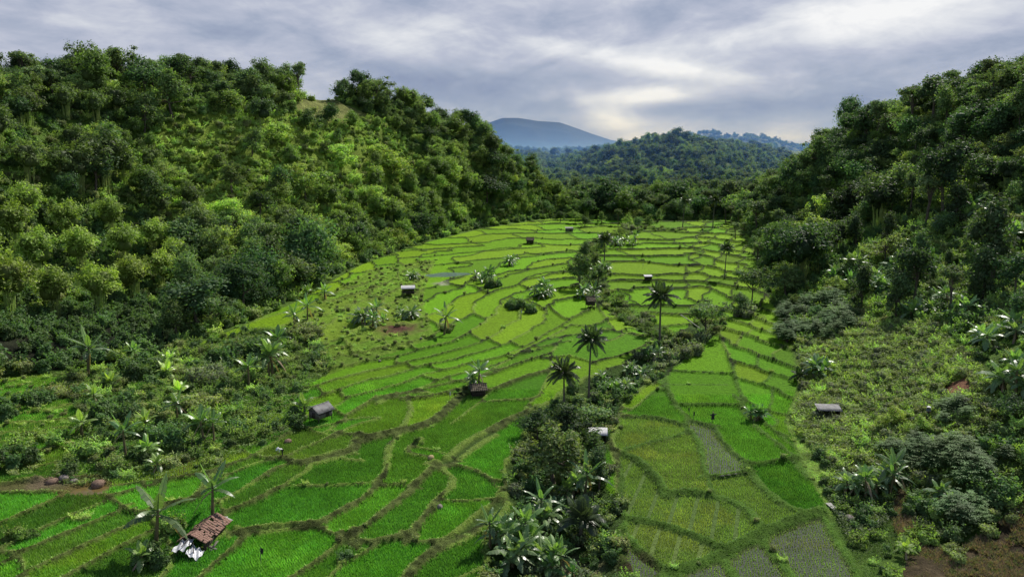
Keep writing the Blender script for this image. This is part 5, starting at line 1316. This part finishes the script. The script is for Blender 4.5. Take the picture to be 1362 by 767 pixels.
dense = [BRIGHT, MID, YEL, DULL]
rice_pts(.30, .24, 60, 100, dense); rice_pts(.36, .30, 100, 128, dense)
rice_pts(.33, .22, 60, 130, [YOUNG], 11, stripes=True); rice_pts(.31, .22, 60, 130, [YOUNG], 0, stripes=False)
rice_pts(.42, .27, 60, 130, [FLOOD])
P = np.concatenate(pp); print('rice tufts', len(P))
blades('rice', P, np.concatenate(ph), .16, 5, np.concatenate(pc), 'rice', .045)
fd_r = floordist(TX, TY)
# grass along the near bunds, banks and stream edge
m = (okw | gul | weedy | ((fd_r > 0) & (fd_r < 9) & (TX > 20))) & (TY < 150) & (np.abs(TX) < .72*TY+4)
j_, i_ = np.where(m)
n = 4 if True else 1
gp = []; gc = []
for rep in range(3):
    k = rng.random(len(j_)) < np.where(okw[j_, i_] & ~gul[j_, i_], .3, np.where(TY[j_, i_] < 110, .85, .45))*np.where(gul[j_, i_], .45, 1)
    x = TX[j_[k], i_[k]]+rng.uniform(-.15, .15, k.sum()); y = TY[j_[k], i_[k]]+rng.uniform(-.15, .15, k.sum())
    gp.append(np.stack([x, y, groundZ(x, y)], 1))
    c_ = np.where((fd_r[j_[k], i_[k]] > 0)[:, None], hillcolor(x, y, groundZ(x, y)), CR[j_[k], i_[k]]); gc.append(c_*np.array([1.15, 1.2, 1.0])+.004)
P = np.concatenate(gp); cc = np.concatenate(gc); print('grass tufts', len(P))
blades('grass', P, .12*rng.uniform(.5, 1.6, len(P)), .2, 4, cc, 'grass', .04)
# dry brush on the brown slope
x = rng.uniform(20, 90, 110000); y = rng.uniform(56, 100, 110000); z = groundZ(x, y)
u, v, d = project(np.stack([x, y, z], 1))
k = inpoly(u, v, DRYB) & (fbm(x/2.5, y/2.5, 5) > .33); x, y, z = x[k], y[k], z[k]
k = floordist(x, y) > .5; x, y, z = x[k], y[k], z[k]
cb_ = np.array([.22, .145, .085])*rng.uniform(.5, 1.5, (len(x), 1)); g_ = rng.random(len(x)) < .3; cb_[g_] = np.array([.12, .17, .04])
o = blades('dead_brush', np.stack([x, y, z], 1), .38, .45, 5, cb_, 'grass', .03)
# creepers and broad weeds that knit the scrub together
def carpet(name, poly, x0, x1, y0, y1, n, col, size, hgt):
    x = rng.uniform(x0, x1, n); y = rng.uniform(y0, y1, n); z = groundZ(x, y)
    u, v, d = project(np.stack([x, y, z], 1))
    k = poly(x, y, u, v); x, y, z = x[k], y[k], z[k]
    h_ = hgt*(fbm(x/2.2, y/2.2, 19)+.25*rng.random(len(x)))
    nr = rng.normal(size=(len(x), 3))*.45+np.array([0, 0, 1.0]); nr /= np.linalg.norm(nr, axis=1)[:, None]
    b = MB(); tone = (.45+1.1*fbm(x/3, y/3, 23))[:, None]
    b.quads(leaf_quads(np.stack([x, y, z+h_], 1), nr, size*rng.uniform(.6, 1.4, len(x)), .6), np.array(col)*tone*rng.uniform(.7, 1.3, (len(x), 1)))
    o = link(name, b.mesh(name, [M['leaf']])); o['kind'] = 'stuff'
carpet('creepers', lambda x, y, u, v: inpoly(u, v, RSCRUB) & (floordist(x, y) > .5) & ~inpoly(u, v, REDSOIL), 25, 105, 72, 165, 170000, (.075, .105, .020), .17, .9)
carpet('weeds', lambda x, y, u, v: weedy[np.clip(((y-RY0)/RS).astype(int), 0, len(ry)-1), np.clip(((x-RX0)/RS).astype(int), 0, len(rx)-1)], -105, -20, 80, 190, 110000, (.046, .074, .015), .15, .55)
carpet('slope_leaves', lambda x, y, u, v: inpoly(u, v, [(1090, 600), (1250, 560), (1380, 540), (1400, 680), (1330, 690), (1270, 725), (1222, 705), (1200, 640), (1180, 700), (1130, 720), (1105, 690)]) & (floordist(x, y) > .3), 25, 80, 66, 120, 90000, (.05, .078, .02), .15, .6)
# ================================================================== water
def water_material(name, col, rough=.08):
    m, nt, out = newmat(name)
    tc = nd(nt, 'ShaderNodeTexCoord'); n = nd(nt, 'ShaderNodeTexNoise', i_Scale=3.0, i_Detail=3.0); lk(nt, tc, 'Object', n, 'Vector')
    b = nd(nt, 'ShaderNodeBsdfPrincipled', i_Roughness=rough); b.inputs['Base Color'].default_value = col+(1,); b.inputs['Specular IOR Level'].default_value = .6
    bm_ = nd(nt, 'ShaderNodeBump', i_Strength=.12, i_Distance=.05); lk(nt, n, 'Fac', bm_, 'Height'); lk(nt, bm_, 0, b, 'Normal')
    lk(nt, b, 0, out, 0); return m
M['water'] = water_material('muddy_water', (.075, .075, .045)); 
b = MB(); sel = [li for li in range(len(uu)) if style[li] == FLOOD]
m = np.isin(inv, sel) & valid & infl & (TY < 130)
zz = np.where(m, lev[inv]+.045, -99)
mm = m.copy(); z2 = zz.copy()
for it in range(2):
    for dx, dy in ((1, 0), (-1, 0), (0, 1), (0, -1)):
        z2 = np.maximum(z2, np.roll(np.roll(zz, dx, 1), dy, 0))
    zz = z2.copy()
j_, i_ = np.where(zz > -50)
X0, Y0 = rx[i_], ry[j_]; Z0 = zz[j_, i_]; h = RS/2
b.quads(np.stack([np.stack([X0-h, Y0-h, Z0], 1), np.stack([X0+h, Y0-h, Z0], 1), np.stack([X0+h, Y0+h, Z0], 1), np.stack([X0-h, Y0+h, Z0], 1)], 1), (.1, .1, .08))
o = link('water', b.mesh('water', [M['water']])); o['kind'] = 'structure'
for pr, z_, c_ in PONDS:
    b = MB(); c0 = np.mean(np.array(pr), 0); ring = [(x+(x-c0[0])*.06, y+(y-c0[1])*.06, z_-.05) for x, y in pr]
    b.add(ring+[(c0[0], c0[1], z_-.05)], [[k, (k+1) % len(ring), len(ring)] for k in range(len(ring))], c_)
    o = link('water', b.mesh('pond', [water_material('pond_water', c_, .12)])); o['kind'] = 'structure'
# ================================================================== huts
def one(parent, name, mat, fn, loc=None):
    b = MB(); fn(b); o = link(name, b.mesh(name, [M[mat]]), parent, loc); return o
def sheet(b, p0, ex, ey, n=28, ny=2, amp=.025, th=.02):
    """corrugated sheet: ex across the ribs, ey along them"""
    p0, ex, ey = map(lambda a: np.array(a, float), (p0, ex, ey)); nr = np.cross(ex, ey); nr /= np.linalg.norm(nr)
    V = []
    for s_ in (0, -th):
        for j in range(ny+1):
            for i in range(n+1):
                V.append(p0+ex*i/n+ey*j/ny+nr*(amp*math.cos(i*math.pi)+s_))
    Fc = []
    w = n+1; off = w*(ny+1)
    for j in range(ny):
        for i in range(n):
            q_ = [j*w+i, j*w+i+1, (j+1)*w+i+1, (j+1)*w+i]; Fc.append(q_); Fc.append([off+k for k in q_[::-1]])
    for i in range(n): Fc.append([i, off+i, off+i+1, i+1]); a = ny*w+i; Fc.append([a, a+1, off+a+1, off+a])
    b.add(V, Fc, (.5, .5, .5))
def planks(b, p0, ex, ez, n, gap=.02, th=.03):
    p0, ex, ez = map(lambda a: np.array(a, float), (p0, ex, ez)); nr = np.cross(ex, ez); nr /= np.linalg.norm(nr)
    for i in range(n):
        a = p0+ex*(i/n+gap*.5/np.linalg.norm(ex)); e = ex*(1/n)*.94; t = ez*random.uniform(.95, 1.02); o_ = nr*random.uniform(0, .012)
        P = [a, a+e, a+e+t, a+t]; P = [p+o_ for p in P]; Q = [p+nr*th for p in P]
        b.add(P+Q, [[3, 2, 1, 0], [4, 5, 6, 7], [0, 1, 5, 4], [1, 2, 6, 5], [2, 3, 7, 6], [3, 0, 4, 7]], (.5, .5, .5))
def hut(label, P, rz, L, W, hf, hw, hr, roof='iron', wall='oldwood', gable=True, over=.3, open_front=False):
    """L along local x (ridge), W along local y"""
    t = thing('hut', label, 'hut', P, rz)
    hx_, hy_ = L/2, W/2
    for sx in (-1, 1):
        for sy in (-1, 1):
            one(t, 'post', 'darkwood', lambda b: b.tube([[sx*(hx_-.06), sy*(hy_-.06), -.6], [sx*(hx_-.06), sy*(hy_-.06), hf+hw]], [.06, .055], 7))
    one(t, 'floor_deck', 'oldwood', lambda b: planks(b, (-hx_, -hy_, hf), (L, 0, 0), (0, W, 0), 10, th=.05))
    def walls(b):
        z0 = hf+.05
        planks(b, (-hx_, -hy_, z0), (0, W, 0), (0, 0, hw-.1), 7); planks(b, (hx_, hy_, z0), (0, -W, 0), (0, 0, hw-.1), 7)
        planks(b, (hx_, hy_, z0), (-L, 0, 0), (0, 0, hw-.1), 9)
        if not open_front: planks(b, (-hx_+.03, -hy_, z0), (L-.06, 0, 0), (0, 0, (hw-.1)*.62), 9)
        if gable:
            for s_ in (-1, 1): b.add([(s_*(hx_-.02), -hy_, hf+hw), (s_*(hx_-.02), hy_, hf+hw), (s_*(hx_-.02), 0, hf+hw+hr-.03)], [[0, 1, 2]], (.5, .5, .5))
    wl = one(t, 'wall', wall, walls)
    one(wl, 'door', 'darkwood', lambda b: (b.box((hx_*.25, -hy_-.035, hf+.05+(hw-.1)*.31), (L*.26, .03, (hw-.1)*.58)), b.box((-hx_-.05, 0, hf+.05+(hw-.1)*.42), (.03, W*.34, (hw-.1)*.8)))[0])
    z1 = hf+hw
    def roof_(b):
        if gable:
            e = over/ hy_*hr
            for s_ in (-1, 1):
                if roof in ('iron', 'paleiron'): sheet(b, (-s_*(hx_+over), 0, z1+hr), (s_*(L+2*over), 0, 0), (0, -s_*(hy_+over), -hr-e), 26)
                else:
                    for k in range(4):
                        f0, f1 = k/4, (k+1)/4+.06
                        planks(b, (-s_*(hx_+over), -s_*(hy_+over)*f0, z1+hr-(hr+e)*f0+.03), (s_*(L+2*over), 0, 0), (0, -s_*(hy_+over)*(f1-f0), -(hr+e)*(f1-f0)), 9, 0, .09)
        else: sheet(b, (-hx_-over, -hy_-over, z1-.02), (L+2*over, 0, 0), (0, W+2*over, hr), 24)
    rf = one(t, 'roof', roof, roof_)
    if gable: one(rf, 'ridge_cap', 'iron' if roof == 'iron' else 'darkwood', lambda b: b.tube([[-hx_-over-.02, 0, z1+hr+.02], [0, 0, z1+hr], [hx_+over+.02, 0, z1+hr+.025]], [.07, .065, .07], 7))
    return t
hut('grey plank hut on stilts with a rusty gable roof beside the weedy bank', G(427, 560), 1.0, 2.7, 2.0, .75, 1.15, .75)
hut('dark hut with a pale flat roof on the far left terraces near the pond', G(543, 391), .15, 3.0, 2.2, .2, 1.4, .5, 'paleiron', 'darkwood', False)
t = hut('small open shelter with a grey sheet roof at the stream edge', G(795, 590), -.1, 2.3, 1.7, .5, 1.2, .45, 'paleiron', 'darkwood', False, .25, True)
hut('open field hut with a patched metal roof on the scrub slope', G(1101, 556), -.12, 3.0, 2.0, .5, 1.1, .35, 'iron', 'darkwood', False, .3, True)
hut('tiny dark thatched hut on stilts in the middle of the terraces', G(785, 409), .3, 1.9, 1.7, .7, 1.35, .9, 'thatch', 'darkwood')
hut('dark thatched hut under the banana plants in the bright fields', G(636, 526), .2, 2.3, 1.9, .25, 1.15, .7, 'thatch', 'darkwood')
hut('far brown hut alone in the upper left terraces', G(705, 324), .1, 2.6, 2.0, .3, 1.4, .9, 'thatch', 'darkwood')
hut('far hut with grey roof at the forest edge of the upper terraces', G(757, 309), .1, 3.0, 2.2, .3, 1.5, .6, 'iron', 'oldwood', False)
hut('small white roofed shelter on the bund of the long paddies', G(862, 373), .1, 2.0, 1.4, .3, 1.0, .4, 'paleiron', 'darkwood', False, .25, True)
# ---- ruined tile hut
P = G(266, 722)
t = thing('ruined_hut', 'half collapsed hut with red clay tile roof and torn white tarpaulin', 'hut', P, -.12)
Lh, Wh = 5.6, 2.9
def tiles(b):
    for s_ in (-1, 1):
        for r_i in range(7):
            for c_i in range(15):
                y = -Lh/2+1.2+c_i*(Lh)/15; f = r_i/7
                if random.random() < .11: continue
                x = s_*(.05+f*Wh*.52); z = 1.75-f*.85-.12*math.sin(c_i*.4)-.02*c_i
                R_ = rotz(random.uniform(-.07, .07)) @ roty(s_*(.52+random.uniform(-.08, .08)))
                b.box((x+s_*.12, y, z+random.uniform(-.05, .05)), (.34, .36, .035), rotx(random.uniform(-.12, .12)) @ R_)
one(t, 'roof', 'tile', tiles)
def frame(b):
    for y in (-1.5, .6, 2.9):
        for x in (-1.35, 1.35): b.tube([[x, y, -.5], [x+random.uniform(-.1, .1), y, .95]], [.06, .05], 6)
        b.tube([[-1.4, y, .9], [0, y, 1.62], [1.4, y, .9]], [.045]*3, 6)
    b.tube([[0, -3.4, 1.35], [0, 0, 1.62], [0, 3.4, 1.5]], [.05]*3, 6)
    for x in (-.9, .5, 1.1): b.tube([[x, -3.2, -.2], [x*.6, -2.4, 1.4]], [.045, .04], 6)
one(t, 'frame', 'darkwood', frame)
def bk(b):
    planks(b, (-1.4, -1.45, -.1), (0, 4.3, 0), (0, 0, .95), 14); planks(b, (1.4, 2.85, -.1), (0, -4.3, 0), (0, 0, .8), 14)
one(t, 'wall', 'darkwood', bk)
def tarp(b):
    n = 10
    for (x0, x1, y0, y1, z0, dz) in ((-1.1, .35, -3.5, -1.5, 1.30, .30), (.3, 1.55, -3.3, -1.9, .95, .5)):
        V = []
        for j in range(n+1):
            for i in range(n+1):
                x = x0+(x1-x0)*i/n; y = y0+(y1-y0)*j/n
                V.append((x, y, z0+.12*math.sin(i*1.3+j*.7)-abs(x)*dz-.28*(1-j/n)**2+.06*random.random()))
        b.add(V, [[j*(n+1)+i, j*(n+1)+i+1, (j+1)*(n+1)+i+1, (j+1)*(n+1)+i] for j in range(n) for i in range(n)], (.6, .6, .6))
one(t, 'tarpaulin', 'tarp', tarp)
for k, (u, v, s_) in enumerate([(300, 694, 1.0), (292, 700, .8), (283, 728, .9)]):
    q_ = G(u, v); 
    b = MB()
    for i in range(4): b.box((random.uniform(-.4, .4), random.uniform(-.5, .5), .08+.06*i), (.25, 1.5*s_, .04), rotz(random.uniform(-.7, .7)) @ rotx(random.uniform(-.12, .12)))
    tag(link('board_pile', b.mesh('board_pile', [M['oldwood'] if k else M['concrete']]), None, tuple(q_), .4), ['heap of pale broken boards at the upper end of the tile hut', 'loose boards at the edge of the tile roof', 'fallen boards at the field side of the tile hut'][k], 'boards')
# ================================================================== rocks, heaps, small things
def rock(u, v, r, label, mat='rock', flat=.7, name='boulder', seed=1):
    p = G(u, v); b = MB(); V, Fc = ico(3)
    r = r*.72; n = .45+1.1*fbm(V[:, 0]*1.7+seed*5, V[:, 1]*1.7+V[:, 2]*1.5+seed*3, seed, 5)
    n = np.minimum(n, .82+.12*vnoise(V[:, 0]*3+seed, V[:, 2]*3+V[:, 1]*2, seed))
    V = V*n[:, None]*np.array([r, r*.85, r*flat]); V = V+np.array([0, 0, r*flat*.22])
    b.add(V, Fc, (.3, .3, .3))
    return tag(link(name, b.mesh(name, [M[mat]]), None, tuple(p), random.uniform(0, 6)), label, name.replace('_', ' '))
rock(383, 588, .95, 'reddish earth clod at the end of the grassy bund', 'pinkrock', .7, 'boulder', 2)
rock(70, 642, 1.2, 'largest pale brown rock of the rock pile by the muddy pool', 'pinkrock', .6, 'boulder', 3)
rock(85, 636, 1.0, 'rock behind the largest one of the rock pile', 'rock', .6, 'boulder', 4)
rock(98, 640, .8, 'small rock of the pile nearest the muddy water', 'rock', .6, 'boulder', 5)
rock(131, 645, 1.5, 'dark brown earth mound standing in the muddy pool', 'pinkrock', .55, 'boulder', 6)
rock(585, 675, .65, 'grey stone sitting on the bund beside the yellow green paddy', 'rock', .9, 'boulder', 7)
rock(573, 609, .75, 'pale straw heap on the bund crossing', 'straw', .75, 'straw_heap', 8)
rock(1166, 694, .8, 'bright wet pale rock in the dark gully below the path', 'palerock', .6, 'boulder', 9)
rock(1158, 673, .6, 'smaller pale rock half hidden under the banana leaves', 'palerock', .6, 'boulder', 10)
rock(1130, 690, 1.1, 'dark rounded rock at the edge of the gully', 'rock', .6, 'boulder', 11)
rock(560, 450, .5, 'grey stone on the terrace bank above the curved paddies', 'rock', .7, 'boulder', 12)
rock(505, 480, .5, 'dark stone in the upper left terraces', 'rock', .7, 'boulder', 13)
p0, p1 = G(1102, 672), G(1120, 688)
b = MB(); d = p1-p0; L = np.linalg.norm(d); an = math.atan2(d[1], d[0])
for k in (-1, 0, 1): b.box((L/2, k*.24, .25), (L+.4, .2, .06), rotz(random.uniform(-.03, .03)))
o = tag(link('plank_bridge', b.mesh('plank_bridge', [M['concrete']]), None, tuple(p0), an), 'pale plank bridge at the lower end of the field path', 'bridge')
p0, p1 = G(905, 433), G(931, 446); p0[2] += 2.6; p1[2] += 1.6
b = MB(); b.tube([p0-p0, (p1-p0)*.5+np.array([0, 0, .05]), p1-p0], [.11, .11, .10], 8)
tag(link('bamboo_pole', b.mesh('bamboo_pole', [M['bamboopole']]), None, tuple(p0)), 'pale slanting bamboo water pipe beside the flat topped tree', 'pipe')
b = MB(); b.tube([[0, 0, -.4], [0, 0, 3.0]], [.07, .06], 6)
for (u, v, l, m_, h_) in [(347, 751, 'thin stake with a dark rag in the lower bright paddy', 'blackcloth', 1.9), (598, 531, 'white flagged stake on the high terrace bank', 'white', 1.4), (855, 358, 'white flagged stake in the long paddies', 'white', 2.2), (917, 553, 'dark stake on the bund bend, upper one', 'blackcloth', 1.4), (922, 558, 'dark stake on the bund bend, lower one', 'blackcloth', 1.4), (693, 423, 'white flagged stake by the long shrubby island', 'white', 2.0)]:
    t = thing('field_stake', l, 'stake', G(u, v), random.uniform(0, 3))
    one(t, 'pole', 'oldwood', lambda b: b.tube([[0, 0, -.3], [.04, 0, h_]], [.035, .025], 6))
    def rag(b):
        V = [(.03+.28*i/4*(1 if j < 3 else .8), .05*math.sin(i*1.7+j), h_-.05-.16*j-.03*i) for j in range(5) for i in range(5)]
        b.add(V, [[j*5+i, j*5+i+1, (j+1)*5+i+1, (j+1)*5+i] for j in range(4) for i in range(4)], (.5, .5, .5))
    one(t, 'rag', m_, rag)
# scarecrow on the bund corner
t = thing('scarecrow', 'dark scarecrow with outstretched arms at the bund corner below the brightest paddy', 'scarecrow', G(948, 561), .3)
one(t, 'pole', 'oldwood', lambda b: (b.tube([[0, 0, -.3], [0, 0, 1.75]], [.035, .03], 6), b.tube([[-.6, 0, 1.2], [.6, 0, 1.25]], [.03, .03], 6)))
def coat(b):
    V = []; n = 10
    for z, r_ in ((.45, .26), (.8, .22), (1.2, .25), (1.35, .12)):
        V += [(r_*math.cos(a*6.2832/n)*1.2, r_*.6*math.sin(a*6.2832/n), z+.04*math.sin(a*2)) for a in range(n)]
    b.add(V, [[j*n+a, j*n+(a+1) % n, (j+1)*n+(a+1) % n, (j+1)*n+a] for j in range(3) for a in range(n)], (.1, .1, .1))
    for s_ in (-1, 1): b.tube([[s_*.15, 0, 1.22], [s_*.55, 0, 1.2]], [.1, .07], 8)
one(t, 'coat', 'blackcloth', coat)
one(t, 'head', 'straw', lambda b: b.add(ICOV*np.array([.12, .12, .15])+np.array([0, 0, 1.52]), ICOF, (.3, .3, .3)))
# ================================================================== people
def skin_mesh(name, verts, edges, radii, mats):
    me = bpy.data.meshes.new(name); me.from_pydata([tuple(v) for v in verts], edges, [])
    o = bpy.data.objects.new(name, me); COL.objects.link(o)
    md = o.modifiers.new('s', 'SKIN'); md.use_smooth_shade = True
    for i, r_ in enumerate(radii):
        r2 = r_ if isinstance(r_, tuple) else (r_, r_)
        me.skin_vertices[0].data[i].radius = r2; me.skin_vertices[0].data[i].use_root = (i == 0)
    sb = o.modifiers.new('d', 'SUBSURF'); sb.levels = 2; sb.render_levels = 2
    bpy.context.view_layer.update()
    dg = bpy.context.evaluated_depsgraph_get()
    out_ = bpy.data.meshes.new_from_object(o.evaluated_get(dg)); out_.name = name
    bpy.data.objects.remove(o)
    out_.materials.clear()
    for m_ in mats: out_.materials.append(M[m_])
    for p in out_.polygons: p.use_smooth = True
    return out_
def person(label, P, rz, J, shirt, hat, sc=1.0):
    """J: joints in metres, the figure looks along +y"""
    t = thing('person', label, 'person', P, rz, sc)
    V = [J['pelvis'], J['waist'], J['chest'], J['neck'], J['head'], J['crown']]; E = [(0, 1), (1, 2), (2, 3), (3, 4), (4, 5)]; Rr = [(.13, .10), (.125, .09), (.15, .10), .055, (.085, .10), .07]
    J = {k: np.array(v, float) for k, v in J.items()}
    for s_ in 'lr':
        i0 = len(V); V += [J['sh'+s_], J['el'+s_], J['wr'+s_]]; E += [(2, i0), (i0, i0+1), (i0+1, i0+2)]; Rr += [.062, .042, .03]
        fd_ = J['wr'+s_]-J['el'+s_]; fd_ /= np.linalg.norm(fd_); sdv = np.cross(fd_, (0, 0, 1.0)+np.array([.01, 0, 0])); sdv /= np.linalg.norm(sdv)
        pi = len(V); V.append(J['wr'+s_]+fd_*.06); E.append((i0+2, pi)); Rr.append((.042, .02))
        for k, (o_, ln) in enumerate(((-.033, .07), (-.011, .085), (.011, .08), (.033, .062))):
            a = len(V); V += [J['wr'+s_]+fd_*.10+sdv*o_, J['wr'+s_]+fd_*(.10+ln)+sdv*o_*1.2+np.array([0, 0, -.015])]; E += [(pi, a), (a, a+1)]; Rr += [.010, .008]
        a = len(V); V += [J['wr'+s_]+fd_*.05-sdv*.05, J['wr'+s_]+fd_*.09-sdv*.07]; E += [(pi, a), (a, a+1)]; Rr += [.012, .009]
        i0 = len(V); V += [J['hip'+s_], J['kn'+s_], J['an'+s_], J['an'+s_]+np.array([0, .16, -.04])]; E += [(0, i0), (i0, i0+1), (i0+1, i0+2), (i0+2, i0+3)]; Rr += [.085, .058, .04, (.045, .03)]
    link('body', skin_mesh('body', V, E, Rr, ['skin']), t)
    # face
    hd = J['head']; fw = J['face']/np.linalg.norm(J['face'])
    b = MB(); b.add(ICOV*.018+hd+fw*.1, ICOF, (.2, .1, .1)); sdv = np.cross(fw, (0, 0, 1)); sdv /= np.linalg.norm(sdv)
    link('nose', b.mesh('nose', [M['skin']]), t)
    b = MB()
    for s_ in (-1, 1): b.add(ICOV*.011+hd+fw*.09+sdv*.035*s_+np.array([0, 0, .025]), ICOF, (0, 0, 0))
    link('eyes', b.mesh('eyes', [M['hair']]), t)
    up = J['crown']-hd; up /= np.linalg.norm(up)
    b = MB(); b.add(ICOV*np.array([.095, .10, .085])+hd+up*.06-fw*.025, ICOF, (0, 0, 0)); link('hair', b.mesh('hair', [M['hair']], True), t)
    SV = [J['pelvis']+(J['waist']-J['pelvis'])*.3, J['waist'], J['chest'], J['neck']-(J['neck']-J['chest'])*.35]; SE = [(0, 1), (1, 2), (2, 3)]; SR = [(.155, .125), (.15, .115), (.172, .122), .085]
    for s_ in 'lr':
        i0 = len(SV); SV += [J['sh'+s_], J['el'+s_], J['el'+s_]*.5+J['wr'+s_]*.5]; SE += [(2, i0), (i0, i0+1), (i0+1, i0+2)]; SR += [.08, .06, .048]
    link('shirt', skin_mesh('shirt', SV, SE, SR, [shirt]), t)
    TV = [J['pelvis']]; TE = []; TR = [(.15, .12)]
    for s_ in 'lr':
        i0 = len(TV); TV += [J['hip'+s_], J['kn'+s_], J['kn'+s_]*.25+J['an'+s_]*.75]; TE += [(0, i0), (i0, i0+1), (i0+1, i0+2)]; TR += [.105, .078, .062]
    link('trousers', skin_mesh('trousers', TV, TE, TR, ['blackcloth']), t)
    if hat:
        b = MB(); n = 24; q_ = hd+up*.09; a1 = np.cross(up, fw); a1 /= np.linalg.norm(a1); a2 = np.cross(a1, up)
        V = [q_+up*.17]+[q_+(a1*math.cos(k*6.2832/n)+a2*math.sin(k*6.2832/n))*.29-up*.03 for k in range(n)]
        b.add(V, [[0, k+1, (k+1) % n+1] for k in range(n)], (.7, .7, .7)); link('hat', b.mesh('hat', [M['white']]), t)
    return t
stoop = dict(pelvis=(0, 0, .86), waist=(0, .13, .96), chest=(0, .36, 1.06), neck=(0, .53, 1.08), head=(0, .63, 1.06), crown=(0, .70, 1.13), face=(0, .8, -.5), shl=(-.19, .40, 1.04), ell=(-.23, .46, .78), wrl=(-.15, .58, .56), shr=(.19, .40, 1.04), elr=(.24, .44, .78), wrr=(.17, .60, .56),
             hipl=(-.09, 0, .82), knl=(-.11, .08, .45), anl=(-.12, 0, .08), hipr=(.09, 0, .82), knr=(.12, .02, .45), anr=(.13, -.08, .08))
stand = dict(pelvis=(0, 0, .92), waist=(0, .01, 1.06), chest=(0, .02, 1.28), neck=(0, .03, 1.45), head=(0, .06, 1.55), crown=(0, .05, 1.65), face=(0, 1, -.2), shl=(-.19, .02, 1.38), ell=(-.25, .02, 1.1), wrl=(-.22, .18, .9), shr=(.19, .02, 1.38), elr=(.26, .02, 1.1), wrr=(.2, .2, .92),
             hipl=(-.09, 0, .88), knl=(-.10, .04, .48), anl=(-.11, 0, .08), hipr=(.09, 0, .88), knr=(.11, .03, .48), anr=(.12, -.02, .08))
person('farmer in white shirt and pale hat stooping in the paddy below the weedy bank', G(376, 606), 2.2, stoop, 'white', True)
person('person in round white hat standing in the scrub of the shaded slope', G(1234, 556), 2.9, stand, 'bluecloth', True)
